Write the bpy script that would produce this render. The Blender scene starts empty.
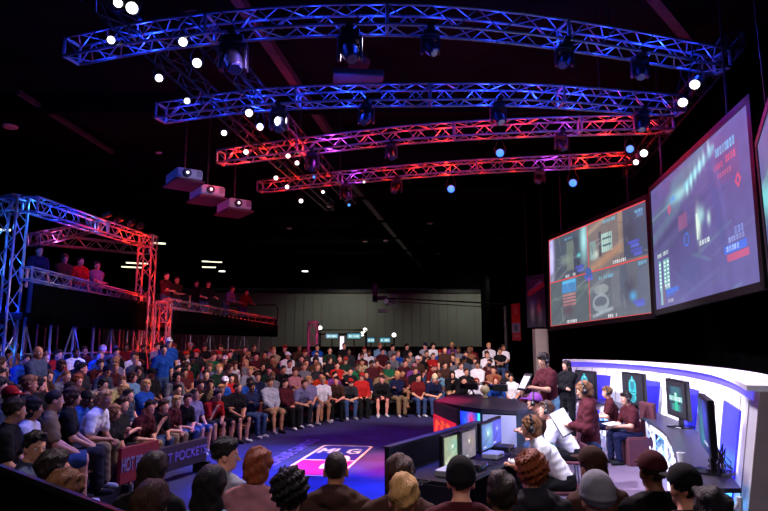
import bpy, math, random
import numpy as np
from mathutils import Vector, Matrix
random.seed(7); RNG = np.random.default_rng(5)
SC = bpy.context.scene; COL = SC.collection
PI = math.pi
# ---------------------------------------------------------------- camera model
F = 600.0; CH = 2.1; TH = math.atan(89.5/600)
def ray(px, py):
    v = 255.5-py; u = px-384
    return np.array([u, F*math.cos(TH)-v*math.sin(TH), F*math.sin(TH)+v*math.cos(TH)])
def atY(px, py, Y):
    d = ray(px, py); t = Y/d[1]; return Vector((d[0]*t, Y, CH+d[2]*t))
def atZ(px, py, z):
    d = ray(px, py); t = (z-CH)/d[2]; return Vector((d[0]*t, d[1]*t, z))
def proj(p):
    x, y, z = p[0], p[1], p[2]-CH
    dep = y*math.cos(TH)+z*math.sin(TH); up = -y*math.sin(TH)+z*math.cos(TH)
    return 384+F*x/dep, 255.5-F*up/dep
cam_d = bpy.data.cameras.new('camera'); cam = bpy.data.objects.new('camera', cam_d); COL.objects.link(cam)
cam.location = (0, 0, CH); cam.rotation_euler = (PI/2+TH, 0, 0); cam_d.lens = 28.125; cam_d.sensor_width = 36
cam_d.clip_end = 300
SC.camera = cam
SC.view_settings.view_transform = 'Standard'; SC.view_settings.look = 'None'
SC.view_settings.exposure = 0.0; SC.view_settings.gamma = 1.0; SC.view_settings.use_curve_mapping = False
SC.cycles.use_denoising = True
SC.cycles.max_bounces = 5; SC.cycles.diffuse_bounces = 2; SC.cycles.glossy_bounces = 3
SC.cycles.sample_clamp_indirect = 3.0

# ---------------------------------------------------------------- materials
def lin(c):
    return tuple(((x/255)/12.92 if x/255 <= .04045 else ((x/255+.055)/1.055)**2.4) for x in c)
def new_mat(name):
    m = bpy.data.materials.new(name); m.use_nodes = True
    return m, m.node_tree, m.node_tree.nodes['Principled BSDF']
def mat(name, rgb, rough=.7, metal=0., noise=0., nscale=8., bump=0., emit=None, es=1., spec=.5):
    if name in ('dark_ceiling', 'black_drape'): spec = 0
    m, nt, b = new_mat(name)
    c = (*lin(rgb), 1)
    b.inputs['Base Color'].default_value = c
    b.inputs['Roughness'].default_value = rough; b.inputs['Metallic'].default_value = metal
    b.inputs['Specular IOR Level'].default_value = spec
    if noise or bump:
        tc = nt.nodes.new('ShaderNodeTexCoord'); n = nt.nodes.new('ShaderNodeTexNoise')
        n.inputs['Scale'].default_value = nscale; n.inputs['Detail'].default_value = 4
        nt.links.new(tc.outputs['Object'], n.inputs['Vector'])
        if noise:
            r = nt.nodes.new('ShaderNodeValToRGB')
            r.color_ramp.elements[0].position = .3; r.color_ramp.elements[1].position = .7
            r.color_ramp.elements[0].color = (*[x*(1-noise) for x in c[:3]], 1)
            r.color_ramp.elements[1].color = (*[min(1, x*(1+noise)) for x in c[:3]], 1)
            nt.links.new(n.outputs['Fac'], r.inputs['Fac']); nt.links.new(r.outputs['Color'], b.inputs['Base Color'])
        if bump:
            bp = nt.nodes.new('ShaderNodeBump'); bp.inputs['Strength'].default_value = bump
            nt.links.new(n.outputs['Fac'], bp.inputs['Height']); nt.links.new(bp.outputs['Normal'], b.inputs['Normal'])
    if emit:
        b.inputs['Emission Color'].default_value = (*lin(emit), 1); b.inputs['Emission Strength'].default_value = es
    return m
def objmat(name, rough, noise=.12, nscale=30., bump=.15, spec=.3, aniso=False):
    """material whose colour is the object's own colour (each person's clothes, skin, hair)"""
    m, nt, b = new_mat(name)
    oi = nt.nodes.new('ShaderNodeObjectInfo'); tc = nt.nodes.new('ShaderNodeTexCoord')
    n = nt.nodes.new('ShaderNodeTexNoise'); n.inputs['Scale'].default_value = nscale; n.inputs['Detail'].default_value = 5
    mp = nt.nodes.new('ShaderNodeMapping')
    if aniso: mp.inputs['Scale'].default_value = (3, 3, .5)
    nt.links.new(tc.outputs['Object'], mp.inputs['Vector']); nt.links.new(mp.outputs['Vector'], n.inputs['Vector'])
    mr = nt.nodes.new('ShaderNodeMapRange'); mr.inputs['To Min'].default_value = 1-noise*2; mr.inputs['To Max'].default_value = 1+noise*2
    nt.links.new(n.outputs['Fac'], mr.inputs['Value'])
    mx = nt.nodes.new('ShaderNodeVectorMath'); mx.operation = 'SCALE'
    nt.links.new(oi.outputs['Color'], mx.inputs[0]); nt.links.new(mr.outputs['Result'], mx.inputs['Scale'])
    nt.links.new(mx.outputs['Vector'], b.inputs['Base Color'])
    bp = nt.nodes.new('ShaderNodeBump'); bp.inputs['Strength'].default_value = bump; bp.inputs['Distance'].default_value = .02
    nt.links.new(n.outputs['Fac'], bp.inputs['Height']); nt.links.new(bp.outputs['Normal'], b.inputs['Normal'])
    b.inputs['Roughness'].default_value = rough; b.inputs['Specular IOR Level'].default_value = spec
    return m
def colmat(name, emission=None, rough=.6):
    """material that takes the printed or displayed picture from the mesh's own colour data"""
    m, nt, b = new_mat(name)
    a = nt.nodes.new('ShaderNodeAttribute'); a.attribute_name = 'Col'
    b.inputs['Roughness'].default_value = rough
    if emission is None:
        nt.links.new(a.outputs['Color'], b.inputs['Base Color'])
    else:
        b.inputs['Base Color'].default_value = (.01, .01, .012, 1)
        nt.links.new(a.outputs['Color'], b.inputs['Emission Color']); b.inputs['Emission Strength'].default_value = emission
    return m
M = dict(
    skin=objmat('skin', .55, .05, 20, .05), cloth=objmat('fabric', .9, .12, 14, .35, .2), hair=objmat('hair', .6, .3, 40, .6, .3, True),
    eyew=mat('eye_white', (225, 220, 215), .3), pupil=mat('pupil', (20, 14, 10), .2),
    alu=mat('aluminium', (128, 130, 136), .35, .55, .06, 20),
    blacksteel=mat('black_steel', (12, 12, 13), .5, .3, .2, 12), blackplastic=mat('black_plastic', (12, 12, 14), .4, 0, .15, 20),
    greyplastic=mat('grey_plastic', (150, 152, 158), .4, 0, .08, 10), white=mat('white_laminate', (236, 236, 240), .5, 0, .03, 3),
    lilac=mat('lilac_laminate', (150, 140, 200), .5, 0, .04, 3),
    drape=mat('black_drape', (7, 7, 8), .95, 0, .3, 6, .3), carpet=mat('dark_carpet', (38, 40, 92), .9, 0, .35, 2.2, .3),
    deck=mat('stage_laminate', (112, 98, 116), .35, 0, .12, 2.5, .02), concrete=mat('dark_ceiling', (15, 15, 16), .95, 0, .35, .6),
    partition=mat('partition_panel', (150, 152, 142), .8, 0, .08, .4), beam=mat('ceiling_steel', (44, 34, 31), .8, 0, .3, 3),
    tabletop=mat('charcoal_tabletop', (52, 50, 60), .35, 0, .08, 6), wood=mat('grey_bench', (30, 30, 34), .8, 0, .2, 5),
    maroon=mat('maroon_fabric', (74, 26, 40), .85, 0, .15, 12, .2), darkgreen=mat('dark_green_drape', (12, 26, 24), .95, 0, .3, 6, .3),
    beige=mat('beige_panel', (150, 138, 134), .8, 0, .1, 3), blackgloss=mat('black_gloss', (6, 6, 8), .2),
    disc=mat('unlit_lamp_disc', (190, 170, 165), .5, 0, .1, 3), orange=mat('orange_print', (225, 70, 30), .7),
    paper=mat('paper', (235, 236, 240), .7, 0, .03, 8), banner_red=mat('red_banner', (120, 14, 30), .7, 0, .1, 6),
    banner_dark=mat('purple_banner', (30, 18, 44), .7, 0, .1, 6), navy=mat('lettering_blue', (48, 44, 128), .6),
    lettdim=mat('lettering_dimmed', (120, 118, 150), .6), lett=mat('lettering_white', (225, 225, 235), .6), violet=mat('lettering_violet', (100, 84, 190), .6),  # lettdim: white lettering with the dim light there darkened into its colour
    lens_white=mat('lamp_lens_white', (255, 255, 250), .3, emit=(255, 255, 240), es=3.), lens_blue=mat('lamp_lens_blue', (90, 160, 255), .3, emit=(60, 140, 255), es=1.6),
    lens_off=mat('lamp_lens_dark', (60, 64, 90), .15), tube=mat('fluorescent_tube', (255, 255, 235), .3, emit=(250, 250, 215), es=1.6),
    led_violet=mat('violet_led_strip', (90, 80, 220), .4, emit=(95, 85, 225), es=.9), led_white=mat('white_led_strip', (250, 250, 255), .4, emit=(240, 240, 255), es=1.3),
    backlit=mat('backlit_blue_panel', (60, 60, 230), .4, emit=(36, 30, 190), es=.6), led_blue=mat('blue_led_bar', (40, 90, 255), .4, emit=(50, 110, 255), es=2.0),
    led_red=mat('red_led_bar', (255, 40, 20), .4, emit=(255, 50, 25), es=2.0),
    picture=colmat('displayed_picture', 1.3), print=colmat('printed_picture'), floordecal=colmat('floor_decal', rough=.7),
    redpaint=mat('red_print', (205, 24, 40), .6), lcdwhite=mat('lit_white_panel', (170, 175, 215), .4, emit=(150, 155, 200), es=.55),
)
# ---------------------------------------------------------------- object helpers
def link(o, parent=None):
    COL.objects.link(o)
    if parent: o.parent = parent
    return o
def mesh_from(name, V, Fc, mats, smooth=False, midx=None):
    me = bpy.data.meshes.new(name); me.from_pydata([tuple(v) for v in V], [], [tuple(int(i) for i in f) for f in Fc])
    for m in mats if isinstance(mats, (list, tuple)) else [mats]: me.materials.append(m)
    if smooth: me.polygons.foreach_set('use_smooth', [True]*len(me.polygons))
    if midx is not None: me.polygons.foreach_set('material_index', list(midx))
    me.update(); return me
class MB:
    def __init__(s): s.V = []; s.F = []
    def add(s, V, Fc):
        o = len(s.V); s.V += [tuple(v) for v in V]; s.F += [tuple(i+o for i in f) for f in Fc]; return s
    def box(s, c, d, rz=0., R=None):
        c = Vector(c); R = R or Matrix.Rotation(rz, 3, 'Z')
        v = [c+R@Vector((x*d[0]/2, y*d[1]/2, z*d[2]/2)) for x in (-1, 1) for y in (-1, 1) for z in (-1, 1)]
        return s.add(v, [(0, 1, 3, 2), (4, 6, 7, 5), (0, 4, 5, 1), (2, 3, 7, 6), (0, 2, 6, 4), (1, 5, 7, 3)])
    def tube(s, pts, r, n=6, cap=True):
        pts = [Vector(p) for p in pts]; rr = r if isinstance(r, (list, tuple)) else [r]*len(pts)
        rings = []; ref = None
        for i, p in enumerate(pts):
            d = ((pts[min(i+1, len(pts)-1)]-pts[max(i-1, 0)])).normalized()
            if ref is None: ref = Vector((0, 0, 1)) if abs(d.z) < .9 else Vector((1, 0, 0))
            a = d.cross(ref).normalized(); b = d.cross(a).normalized()
            rings.append([p+(a*math.cos(2*PI*j/n)+b*math.sin(2*PI*j/n))*rr[i] for j in range(n)])
        V = [v for q in rings for v in q]
        Fc = [(i*n+j, i*n+(j+1) % n, (i+1)*n+(j+1) % n, (i+1)*n+j) for i in range(len(pts)-1) for j in range(n)]
        if cap: Fc += [tuple(range(n-1, -1, -1)), tuple((len(pts)-1)*n+j for j in range(n))]
        return s.add(V, Fc)
    def lathe(s, prof, n=16, Mx=None):
        Mx = Mx or Matrix.Identity(4)
        V = [Mx@Vector((r*math.cos(2*PI*j/n), r*math.sin(2*PI*j/n), z)) for r, z in prof for j in range(n)]
        Fc = [(i*n+j, i*n+(j+1) % n, (i+1)*n+(j+1) % n, (i+1)*n+j) for i in range(len(prof)-1) for j in range(n)]
        Fc += [tuple(range(n-1, -1, -1)), tuple((len(prof)-1)*n+j for j in range(n))]
        return s.add(V, Fc)
    def prism(s, poly, z0, z1):
        n = len(poly); V = [(p[0], p[1], z0) for p in poly]+[(p[0], p[1], z1) for p in poly]
        return s.add(V, [tuple(range(n-1, -1, -1)), tuple(range(n, 2*n))]+[(i, (i+1) % n, n+(i+1) % n, n+i) for i in range(n)])
    def sweep(s, pts, prof):
        """sweep closed profile [(offset to the left, z)] along a plan curve"""
        P = [Vector((p[0], p[1], 0)) for p in pts]; n = len(prof); V = []
        for i, p in enumerate(P):
            d = (P[min(i+1, len(P)-1)]-P[max(i-1, 0)]).normalized(); nr = Vector((-d.y, d.x, 0))
            V += [p+nr*o+Vector((0, 0, z)) for o, z in prof]
        Fc = [(i*n+j, i*n+(j+1) % n, (i+1)*n+(j+1) % n, (i+1)*n+j) for i in range(len(P)-1) for j in range(n)]
        Fc += [tuple(range(n-1, -1, -1)), tuple((len(P)-1)*n+j for j in range(n))]
        return s.add(V, Fc)
    def build(s, name, m, parent=None, smooth=False, bevel=0):
        o = link(bpy.data.objects.new(name, mesh_from(name, s.V, s.F, m, smooth)), parent)
        if bevel:
            b = o.modifiers.new('bevel', 'BEVEL'); b.width = bevel; b.segments = 2; b.limit_method = 'ANGLE'
        return o
def tag(o, label, cat=None, group=None, kind=None):
    if label: o['label'] = label
    if cat: o['category'] = cat
    if group: o['group'] = group
    if kind: o['kind'] = kind
    return o
def struct(o): o['kind'] = 'structure'; return o
def empty(name, loc=(0, 0, 0), rz=0., label=None, cat=None, group=None):
    o = bpy.data.objects.new(name, None); o.empty_display_size = .2; COL.objects.link(o)
    o.location = loc; o.rotation_euler = (0, 0, rz); return tag(o, label, cat, group)
def copy_tree(o, parent=None):
    c = o.copy(); COL.objects.link(c); c.parent = parent
    for ch in o.children: copy_tree(ch, c)
    return c
def catmull(P, n=8):
    P = [np.array(p, float) for p in P]; P = [2*P[0]-P[1]]+P+[2*P[-1]-P[-2]]; out = []
    for i in range(1, len(P)-2):
        for t in np.linspace(0, 1, n, endpoint=False):
            a, b, c, d = P[i-1:i+3]
            out.append(.5*((2*b)+(-a+c)*t+(2*a-5*b+4*c-d)*t*t+(-a+3*b-3*c+d)*t**3))
    out.append(P[-2]); return out
def offset(pts, o):
    P = [Vector((p[0], p[1], 0)) for p in pts]; R = []
    for i, p in enumerate(P):
        d = (P[min(i+1, len(P)-1)]-P[max(i-1, 0)]).normalized(); R.append((p.x-d.y*o, p.y+d.x*o))
    return R
ORD = ['first', 'second', 'third', 'fourth', 'fifth', 'sixth', 'seventh', 'eighth', 'ninth', 'tenth', 'eleventh', 'twelfth',
       'thirteenth', 'fourteenth', 'fifteenth', 'sixteenth', 'seventeenth', 'eighteenth', 'nineteenth', 'twentieth']+['twenty-'+w for w in ['first', 'second', 'third', 'fourth', 'fifth', 'sixth', 'seventh', 'eighth', 'ninth']]+['thirtieth']+['thirty-'+w for w in ['first', 'second', 'third', 'fourth', 'fifth', 'sixth', 'seventh', 'eighth', 'ninth']]+['fortieth']
# text as a mesh
def text_mesh(name, s, size, m, parent, loc, rot, depth=.004, sx=1.):
    cu = bpy.data.curves.new(name, 'FONT'); cu.body = s; cu.size = size; cu.align_x = 'CENTER'; cu.align_y = 'CENTER'; cu.extrude = depth; cu.offset = size*.012
    t = bpy.data.objects.new(name+'_tmp', cu); COL.objects.link(t)
    dg = bpy.context.evaluated_depsgraph_get(); me = bpy.data.meshes.new_from_object(t.evaluated_get(dg))
    bpy.data.objects.remove(t); me.materials.clear(); me.materials.append(m)
    o = link(bpy.data.objects.new(name, me), parent); o.location = loc; o.rotation_euler = rot; o.scale = (sx, 1, 1)
    return o
# picture canvas: numpy image turned into a coloured grid of faces
class Canvas:
    def __init__(s, w, h, bg=(0, 0, 0)):
        s.w, s.h = w, h; s.a = np.zeros((h, w, 3)); s.a[:] = lin(bg); s.Y, s.X = np.mgrid[0:h, 0:w]/np.array([h, w])[:, None, None] if False else (np.mgrid[0:h, 0:w][0]/h, np.mgrid[0:h, 0:w][1]/w)
    def put(s, mask, c, al=1.):
        mk = (np.asarray(mask, float)*al)[..., None]; s.a = s.a*(1-mk)+np.array(lin(c))*mk; return s
    def rect(s, x0, y0, x1, y1, c, al=1.): return s.put((s.X >= x0) & (s.X < x1) & (s.Y >= y0) & (s.Y < y1), c, al)
    def blob(s, x, y, rx, ry, c, al=1.): return s.put(np.exp(-(((s.X-x)/rx)**2+((s.Y-y)/ry)**2)), c, al)
    def ell(s, x, y, rx, ry, c, al=1.): return s.put(((s.X-x)/rx)**2+((s.Y-y)/ry)**2 < 1, c, al)
    def line(s, x0, y0, x1, y1, w, c, al=1., asp=1.78):
        dx, dy = (x1-x0)*asp, y1-y0; L2 = dx*dx+dy*dy
        t = np.clip((((s.X-x0)*asp)*dx+(s.Y-y0)*dy)/L2, 0, 1)
        d = np.hypot((s.X-x0)*asp-t*dx, (s.Y-y0)-t*dy); return s.put(np.clip(1.3-d/w, 0, 1), c, al)
    def noise(s, amt, sc=6):
        g = RNG.random((sc+2, sc*2+2)); yy = s.Y*sc; xx = s.X*sc*2; i = yy.astype(int); j = xx.astype(int); fy = (yy-i); fx = (xx-j)
        n = g[i, j]*(1-fy)*(1-fx)+g[i+1, j]*fy*(1-fx)+g[i, j+1]*(1-fy)*fx+g[i+1, j+1]*fy*fx
        s.a *= (1+amt*(n-.5)*2)[..., None]; return s
    def glyphs(s, x0, y0, x1, y1, n, c, al=1.):
        w = (x1-x0)/n
        for k in range(n):
            if random.random() < .12: continue
            s.rect(x0+k*w, y0, x0+k*w+w*.7, y1, c, al*random.uniform(.6, 1)); s.rect(x0+k*w+w*.2, y0+(y1-y0)*.3, x0+k*w+w*.5, y0+(y1-y0)*.7, (60, 80, 110), .5)
        return s
    def mesh(s, name, W, H, m):
        """plane x -W/2..W/2, z -H/2..H/2, facing -y"""
        w, h = s.w, s.h; xs = np.linspace(-W/2, W/2, w+1); zs = np.linspace(H/2, -H/2, h+1)
        V = np.zeros(((w+1)*(h+1), 3)); V[:, 0] = np.tile(xs, h+1); V[:, 2] = np.repeat(zs, w+1)
        i = (np.arange(h)[:, None]*(w+1)+np.arange(w)[None]).ravel()
        Fc = np.stack([i, i+w+1, i+w+2, i+1], 1)
        me = bpy.data.meshes.new(name); me.from_pydata(V.tolist(), [], Fc.tolist()); me.materials.append(m)
        at = me.color_attributes.new('Col', 'FLOAT_COLOR', 'CORNER')
        c = np.ones((w*h, 4)); c[:, :3] = np.clip(s.a, 0, 4).reshape(-1, 3); at.data.foreach_set('color', np.repeat(c, 4, 0).ravel())
        me.update(); return me

# ---------------------------------------------------------------- implicit surfaces for bodies
def surf(prims, vox, k=.03, cuts=(), noise=None):
    lo = np.full(3, 1e9); hi = -lo
    for p in prims:
        if p[0] == 'c': q = np.array([p[1], p[2]]); r = max(p[3], p[4])
        else: q = np.array([p[1]]); r = max(p[2])
        if p[-1] != '-': lo = np.minimum(lo, q.min(0)-r-.03); hi = np.maximum(hi, q.max(0)+r+.03)
    n = np.ceil((hi-lo)/vox).astype(int)+2
    ax = [lo[i]+np.arange(n[i])*vox for i in range(3)]
    G = np.full(n, .5)
    for p in prims:
        neg = p[-1] == '-'
        if p[0] == 'c': q = np.array([p[1], p[2]], float); r = max(p[3], p[4])
        else: q = np.array([p[1]], float); r = max(p[2])
        a = np.clip(((q.min(0)-r-.07-lo)/vox).astype(int), 0, n-1); b = np.clip(((q.max(0)+r+.07-lo)/vox).astype(int)+2, 1, n)
        X = np.stack(np.meshgrid(*[ax[i][a[i]:b[i]] for i in range(3)], indexing='ij'), -1)
        if p[0] == 'c':
            p0 = np.array(p[1], float); d = np.array(p[2], float)-p0; L = max(d@d, 1e-9)
            t = np.clip(((X-p0)@d)/L, 0, 1); D = np.linalg.norm(X-p0-t[..., None]*d, axis=-1)-(p[3]+(p[4]-p[3])*t)
        else:
            R = p[3]; q = X-np.array(p[1], float)
            if R is not None: q = q@R
            rr = np.array(p[2], float); k0 = np.linalg.norm(q/rr, axis=-1); k1 = np.linalg.norm(q/rr/rr, axis=-1)+1e-9; D = k0*(k0-1)/k1
        S = tuple(slice(a[i], b[i]) for i in range(3)); g = G[S]
        kk = p[5] if p[0] == 'c' and len(p) > 6 else (k if p[0] == 'c' else (p[4] if len(p) > 5 else k))
        if neg:
            D = -D; h = np.clip(.5-.5*(g-D)/kk, 0, 1); G[S] = g*(1-h)+D*h+kk*h*(1-h)
        else:
            h = np.clip(.5+.5*(g-D)/kk, 0, 1); G[S] = g*(1-h)+D*h-kk*h*(1-h)
    if noise or cuts:
        X = np.meshgrid(*ax, indexing='ij')
        if noise: G = G+noise(*X)
        for c in cuts: G = np.maximum(G, c(*X))
    G[0] = G[-1] = .1; G[:, 0] = G[:, -1] = .1; G[:, :, 0] = G[:, :, -1] = .1
    ins = G < 0
    c = [ins[i:n[0]-1+i, j:n[1]-1+j, l:n[2]-1+l] for i in (0, 1) for j in (0, 1) for l in (0, 1)]
    sm = sum(x.astype(np.int8) for x in c); act = np.argwhere((sm > 0) & (sm < 8))
    idx = np.full(sm.shape, -1, np.int64); idx[tuple(act.T)] = np.arange(len(act))
    acc = np.zeros((len(act), 3)); cnt = np.zeros(len(act))
    offs = np.array([(i, j, l) for i in (0, 1) for j in (0, 1) for l in (0, 1)])
    gv = [G[tuple((act+o).T)] for o in offs]
    for u in range(8):
        for w in range(u+1, 8):
            if np.abs(offs[u]-offs[w]).sum() != 1: continue
            A, B = gv[u], gv[w]; m = (A < 0) != (B < 0); t = A/(A-B+1e-12)
            P = offs[u]+t[:, None]*(offs[w]-offs[u]); acc[m] += P[m]; cnt[m] += 1
    V = lo+(act+acc/cnt[:, None])*vox
    Q = []
    for d in range(3):
        e = np.zeros(3, int); e[d] = 1; u, w = [(1, 2), (2, 0), (0, 1)][d]
        A = ins[tuple(slice(0, n[i]-e[i]) for i in range(3))]; B = ins[tuple(slice(e[i], n[i]) for i in range(3))]
        E = np.argwhere(A != B); E = E[(E[:, u] > 0) & (E[:, w] > 0) & (E[:, u] < n[u]-1) & (E[:, w] < n[w]-1)]
        eu = np.zeros(3, int); eu[u] = 1; ew = np.zeros(3, int); ew[w] = 1
        q = np.stack([idx[tuple((E-eu-ew).T)], idx[tuple((E-ew).T)], idx[tuple(E.T)], idx[tuple((E-eu).T)]], 1)
        fl = A[tuple(E.T)]; q[~fl] = q[~fl][:, ::-1]; Q.append(q)
    return V, np.concatenate(Q)
def surf_mesh(name, VF, m):
    V, Q = VF; me = bpy.data.meshes.new(name); me.from_pydata(V.tolist(), [], Q.tolist())
    for x in m if isinstance(m, (list, tuple)) else [m]: me.materials.append(x)
    me.polygons.foreach_set('use_smooth', [True]*len(me.polygons)); me.update(); return me
def v3(*a): return np.array(a, float)
def ik(a, b, l1, l2, pole):
    d = b-a; L = np.linalg.norm(d); L = min(L, l1+l2-.005); u = d/np.linalg.norm(d)
    x = (l1*l1-l2*l2+L*L)/(2*L); h = math.sqrt(max(l1*l1-x*x, 0)); p = pole-u*(pole@u); p = p/np.linalg.norm(p)
    return a+u*x+p*h
def rotm(yaw, pitch, roll=0):
    """local +x forward; pitch down positive"""
    return np.array(Matrix.Rotation(yaw, 3, 'Z') @ Matrix.Rotation(pitch, 3, 'Y') @ Matrix.Rotation(roll, 3, 'X'))
POSE = {  # lean, (hands right(-y), left(+y)), elbow pole out, head yaw, head pitch
 'sit_lean': dict(lean=30, hr=(.46, -.035, .60), hl=(.44, .04, .62), hy=0, hp=-4),
 'sit_leanturn': dict(lean=26, hr=(.40, -.05, .63), hl=(.43, .05, .60), hy=-28, hp=2),
 'sit_up': dict(lean=4, hr=(.33, -.10, .62), hl=(.31, .12, .62), hy=8, hp=2),
 'sit_upturn': dict(lean=9, hr=(.30, -.03, .60), hl=(.34, .05, .62), hy=30, hp=0),
 'sit_chin': dict(lean=30, hr=(.36, -.02, .86), hl=(.44, .08, .60), hy=-6, hp=4, chin=1),
 'sit_cross': dict(lean=2, hr=(.22, .12, .82), hl=(.21, -.13, .86), hy=-10, hp=3),
 'sit_slouch': dict(lean=-10, hr=(.24, -.05, .62), hl=(.22, .06, .63), hy=14, hp=6),
 'sit_work': dict(lean=10, hr=(.40, -.16, .70), hl=(.42, .12, .72), hy=4, hp=10),
 'play': dict(lean=30, hr=(.56, -.07, .72), hl=(.56, .07, .72), hy=0, hp=-2),
 'play_reach': dict(lean=34, hr=(.60, -.16, .72), hl=(.58, .06, .74), hy=6, hp=8),
 'bust': dict(lean=8, hr=(.32, -.06, .60), hl=(.33, .07, .60), hy=0, hp=0),
 'bust_right': dict(lean=14, hr=(.34, -.06, .60), hl=(.35, .07, .60), hy=-50, hp=4),
 'stand': dict(stand=1, lean=2, hr=(.10, -.27, .80), hl=(.09, .27, .80), hy=0, hp=0),
 'stand_cross': dict(stand=1, lean=0, hr=(.20, .11, 1.14), hl=(.19, -.12, 1.18), hy=-8, hp=0),
 'stand_read': dict(stand=1, lean=6, hr=(.40, -.15, 1.18), hl=(.42, .12, 1.20), hy=0, hp=24),
 'stand_hold': dict(stand=1, lean=3, hr=(.30, -.07, 1.13), hl=(.27, .10, 1.17), hy=0, hp=14),
 'stand_rail': dict(stand=1, lean=24, hr=(.52, -.24, 1.06), hl=(.50, .24, 1.06), hy=-6, hp=12),
 'stand_clasp': dict(stand=1, lean=2, hr=(.26, -.03, .98), hl=(.25, .03, .96), hy=-10, hp=0),
}
HEADL = {}
def skeleton(name):
    p = POSE[name]; st = p.get('stand'); a = math.radians(p['lean']); J = {}
    pz = .95 if st else .54
    s = v3(math.sin(a), 0, math.cos(a)); J['pel'] = v3(0, 0, pz); b0 = math.radians(p['lean']*.75)
    J['waist'] = J['pel']+.17*s; s2 = v3(math.sin(a*1.2), 0, math.cos(a*1.2)); J['chest'] = J['waist']+.20*s2; J['neck'] = J['chest']+.17*s2
    nb = math.radians(p['lean']*.55+8); J['head'] = J['neck']+.160*v3(math.sin(nb), 0, math.cos(nb))
    J['R'] = rotm(math.radians(p['hy']), math.radians(p['hp']))
    for sd, sg in (('r', -1), ('l', 1)):
        sh = J['chest']+.095*s2+v3(0, .175*sg, 0); J['sh'+sd] = sh
        h = np.array(p['h'+sd], float); d = h-sh; L = np.linalg.norm(d)
        if L > .60: h = sh+d/L*.60
        wr = h-(h-sh)/np.linalg.norm(h-sh)*.0
        pole = v3(-.35 if st else -.2, .55*sg, -.9)
        el = ik(sh, wr, .285, .255, pole); f = (wr-el)/np.linalg.norm(wr-el)
        J['el'+sd] = el; J['wr'+sd] = wr; J['hd'+sd] = wr+f*.05; J['hf'+sd] = f
        hip = J['pel']+v3(0, .09*sg, -.02); J['hip'+sd] = hip
        if st: J['kn'+sd] = v3(.03, .105*sg, .50); J['an'+sd] = v3(-.02, .115*sg, .085)
        else:
            wd = .15 if 'lean' in name or name == 'play' else .12
            J['kn'+sd] = v3(.43, wd*sg, .53); J['an'+sd] = v3(.40 if sg > 0 else .46, (wd-.01)*sg, .085)
        J['to'+sd] = J['an'+sd]+v3(.15, .02*sg, -.045)
    return J
def torso_prims(J, g=0., noneck=False):
    P = []
    for sg in (-1, 1):
        y = v3(0, sg, 0)
        P += [('c', J['pel']+y*.065, J['waist']+y*.055, .105+g, .098+g), ('c', J['waist']+y*.055, J['chest']+y*.07, .098+g, .108+g),
              ('c', J['chest']+y*.06, J['neck']+y*.03-v3(0, 0, .045), .105+g, .05+g)]
    for sd in 'rl': P.append(('c', J['sh'+sd]+(J['neck']-J['sh'+sd])*.35, J['sh'+sd], .06+g, .058+g))
    for sd in 'rl': P.append(('c', J['neck']+(J['head']-J['neck'])*.12-v3(.015, 0, 0), J['neck']*.45+J['sh'+sd]*.55+v3(-.01, 0, .012), .052+g, .052+g))
    if not noneck: P.append(('c', J['neck']-v3(0, 0, .02), J['head']-v3(.015, 0, .04), .054, .052))
    return P
def head_prims(J):
    R = J['R']; H = J['head']; T = lambda *a: H+R@v3(*a)
    P = [('e', T(-.012, 0, .035), (.097, .076, .092), R, .02, '+'), ('e', T(.022, 0, -.02), (.068, .061, .092), R, .02, '+'),
         ('e', T(.04, 0, -.078), (.046, .044, .034), R, .02, '+'),
         ('c', T(.088, 0, .008), T(.108, 0, -.026), .009, .013, .012, '+'),
         ('c', T(.080, -.03, .026), T(.080, .03, .026), .011, .011, .012, '+'), ('c', T(.080, -.018, -.062), T(.080, .018, -.062), .010, .010, .008, '+')]
    for s in (-1, 1):
        P += [('e', T(-.008, s*.078, -.008), (.022, .012, .034), R, .01, '+'), ('e', T(.102, s*.033, .002), (.022, .018, .014), R, .012, '-')]
    return P
def limbs(J):
    P = []
    for sd in 'rl':
        P += [('c', J['sh'+sd], J['el'+sd], .052, .041), ('c', J['el'+sd], J['wr'+sd], .041, .028),
              ('c', J['wr'+sd], J['hd'+sd], .027, .034),
              ('c', J['hip'+sd], J['kn'+sd], .085, .058), ('c', J['kn'+sd], J['kn'+sd]*.55+J['an'+sd]*.45-v3(.012, 0, 0), .056, .055),
              ('c', J['kn'+sd]*.55+J['an'+sd]*.45-v3(.012, 0, 0), J['an'+sd], .055, .036), ('c', J['an'+sd]-v3(.03, 0, .03), J['to'+sd], .036, .030)]
    return P
def add_fingers(V, Q, J):
    mb = MB()
    for sd, sg in (('r', -1), ('l', 1)):
        f = J['hf'+sd]; dn = v3(0, 0, -1)-f*(-f[2]); dn /= np.linalg.norm(dn); lat = np.cross(f, dn)
        base = J['hd'+sd]+f*.02
        for i, L in enumerate((.072, .08, .075, .058)):
            b = base+lat*(.024-.016*i)*sg; p1 = b+f*L*.5; p2 = p1+(f*.55+dn*.8)*L*.38; p3 = p2+(f*-.1+dn)*L*.28
            mb.tube([b-f*.02, p1, p2, p3], [.0095, .009, .0082, .006], 6)
        b = J['hd'+sd]-f*.015+lat*.028*sg*1.0
        mb.tube([b-lat*.01*sg, b+(lat*sg*.7+f*.7)*.03, b+(lat*sg*.45+f*.9+dn*.3)*.058], [.012, .0105, .008], 6)
    o = len(V); V = np.concatenate([V, np.array(mb.V)]); return V, [tuple(q) for q in Q]+[tuple(i+o for i in f) for f in mb.F]
def ico(c, r, R=None):
    mb = MB(); mb.lathe([(r*math.sin(t), r*math.cos(t)) for t in np.linspace(.15, PI-.15, 6)], 8)
    return [np.array(v)+c for v in mb.V], mb.F
CACHE = {}
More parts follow.
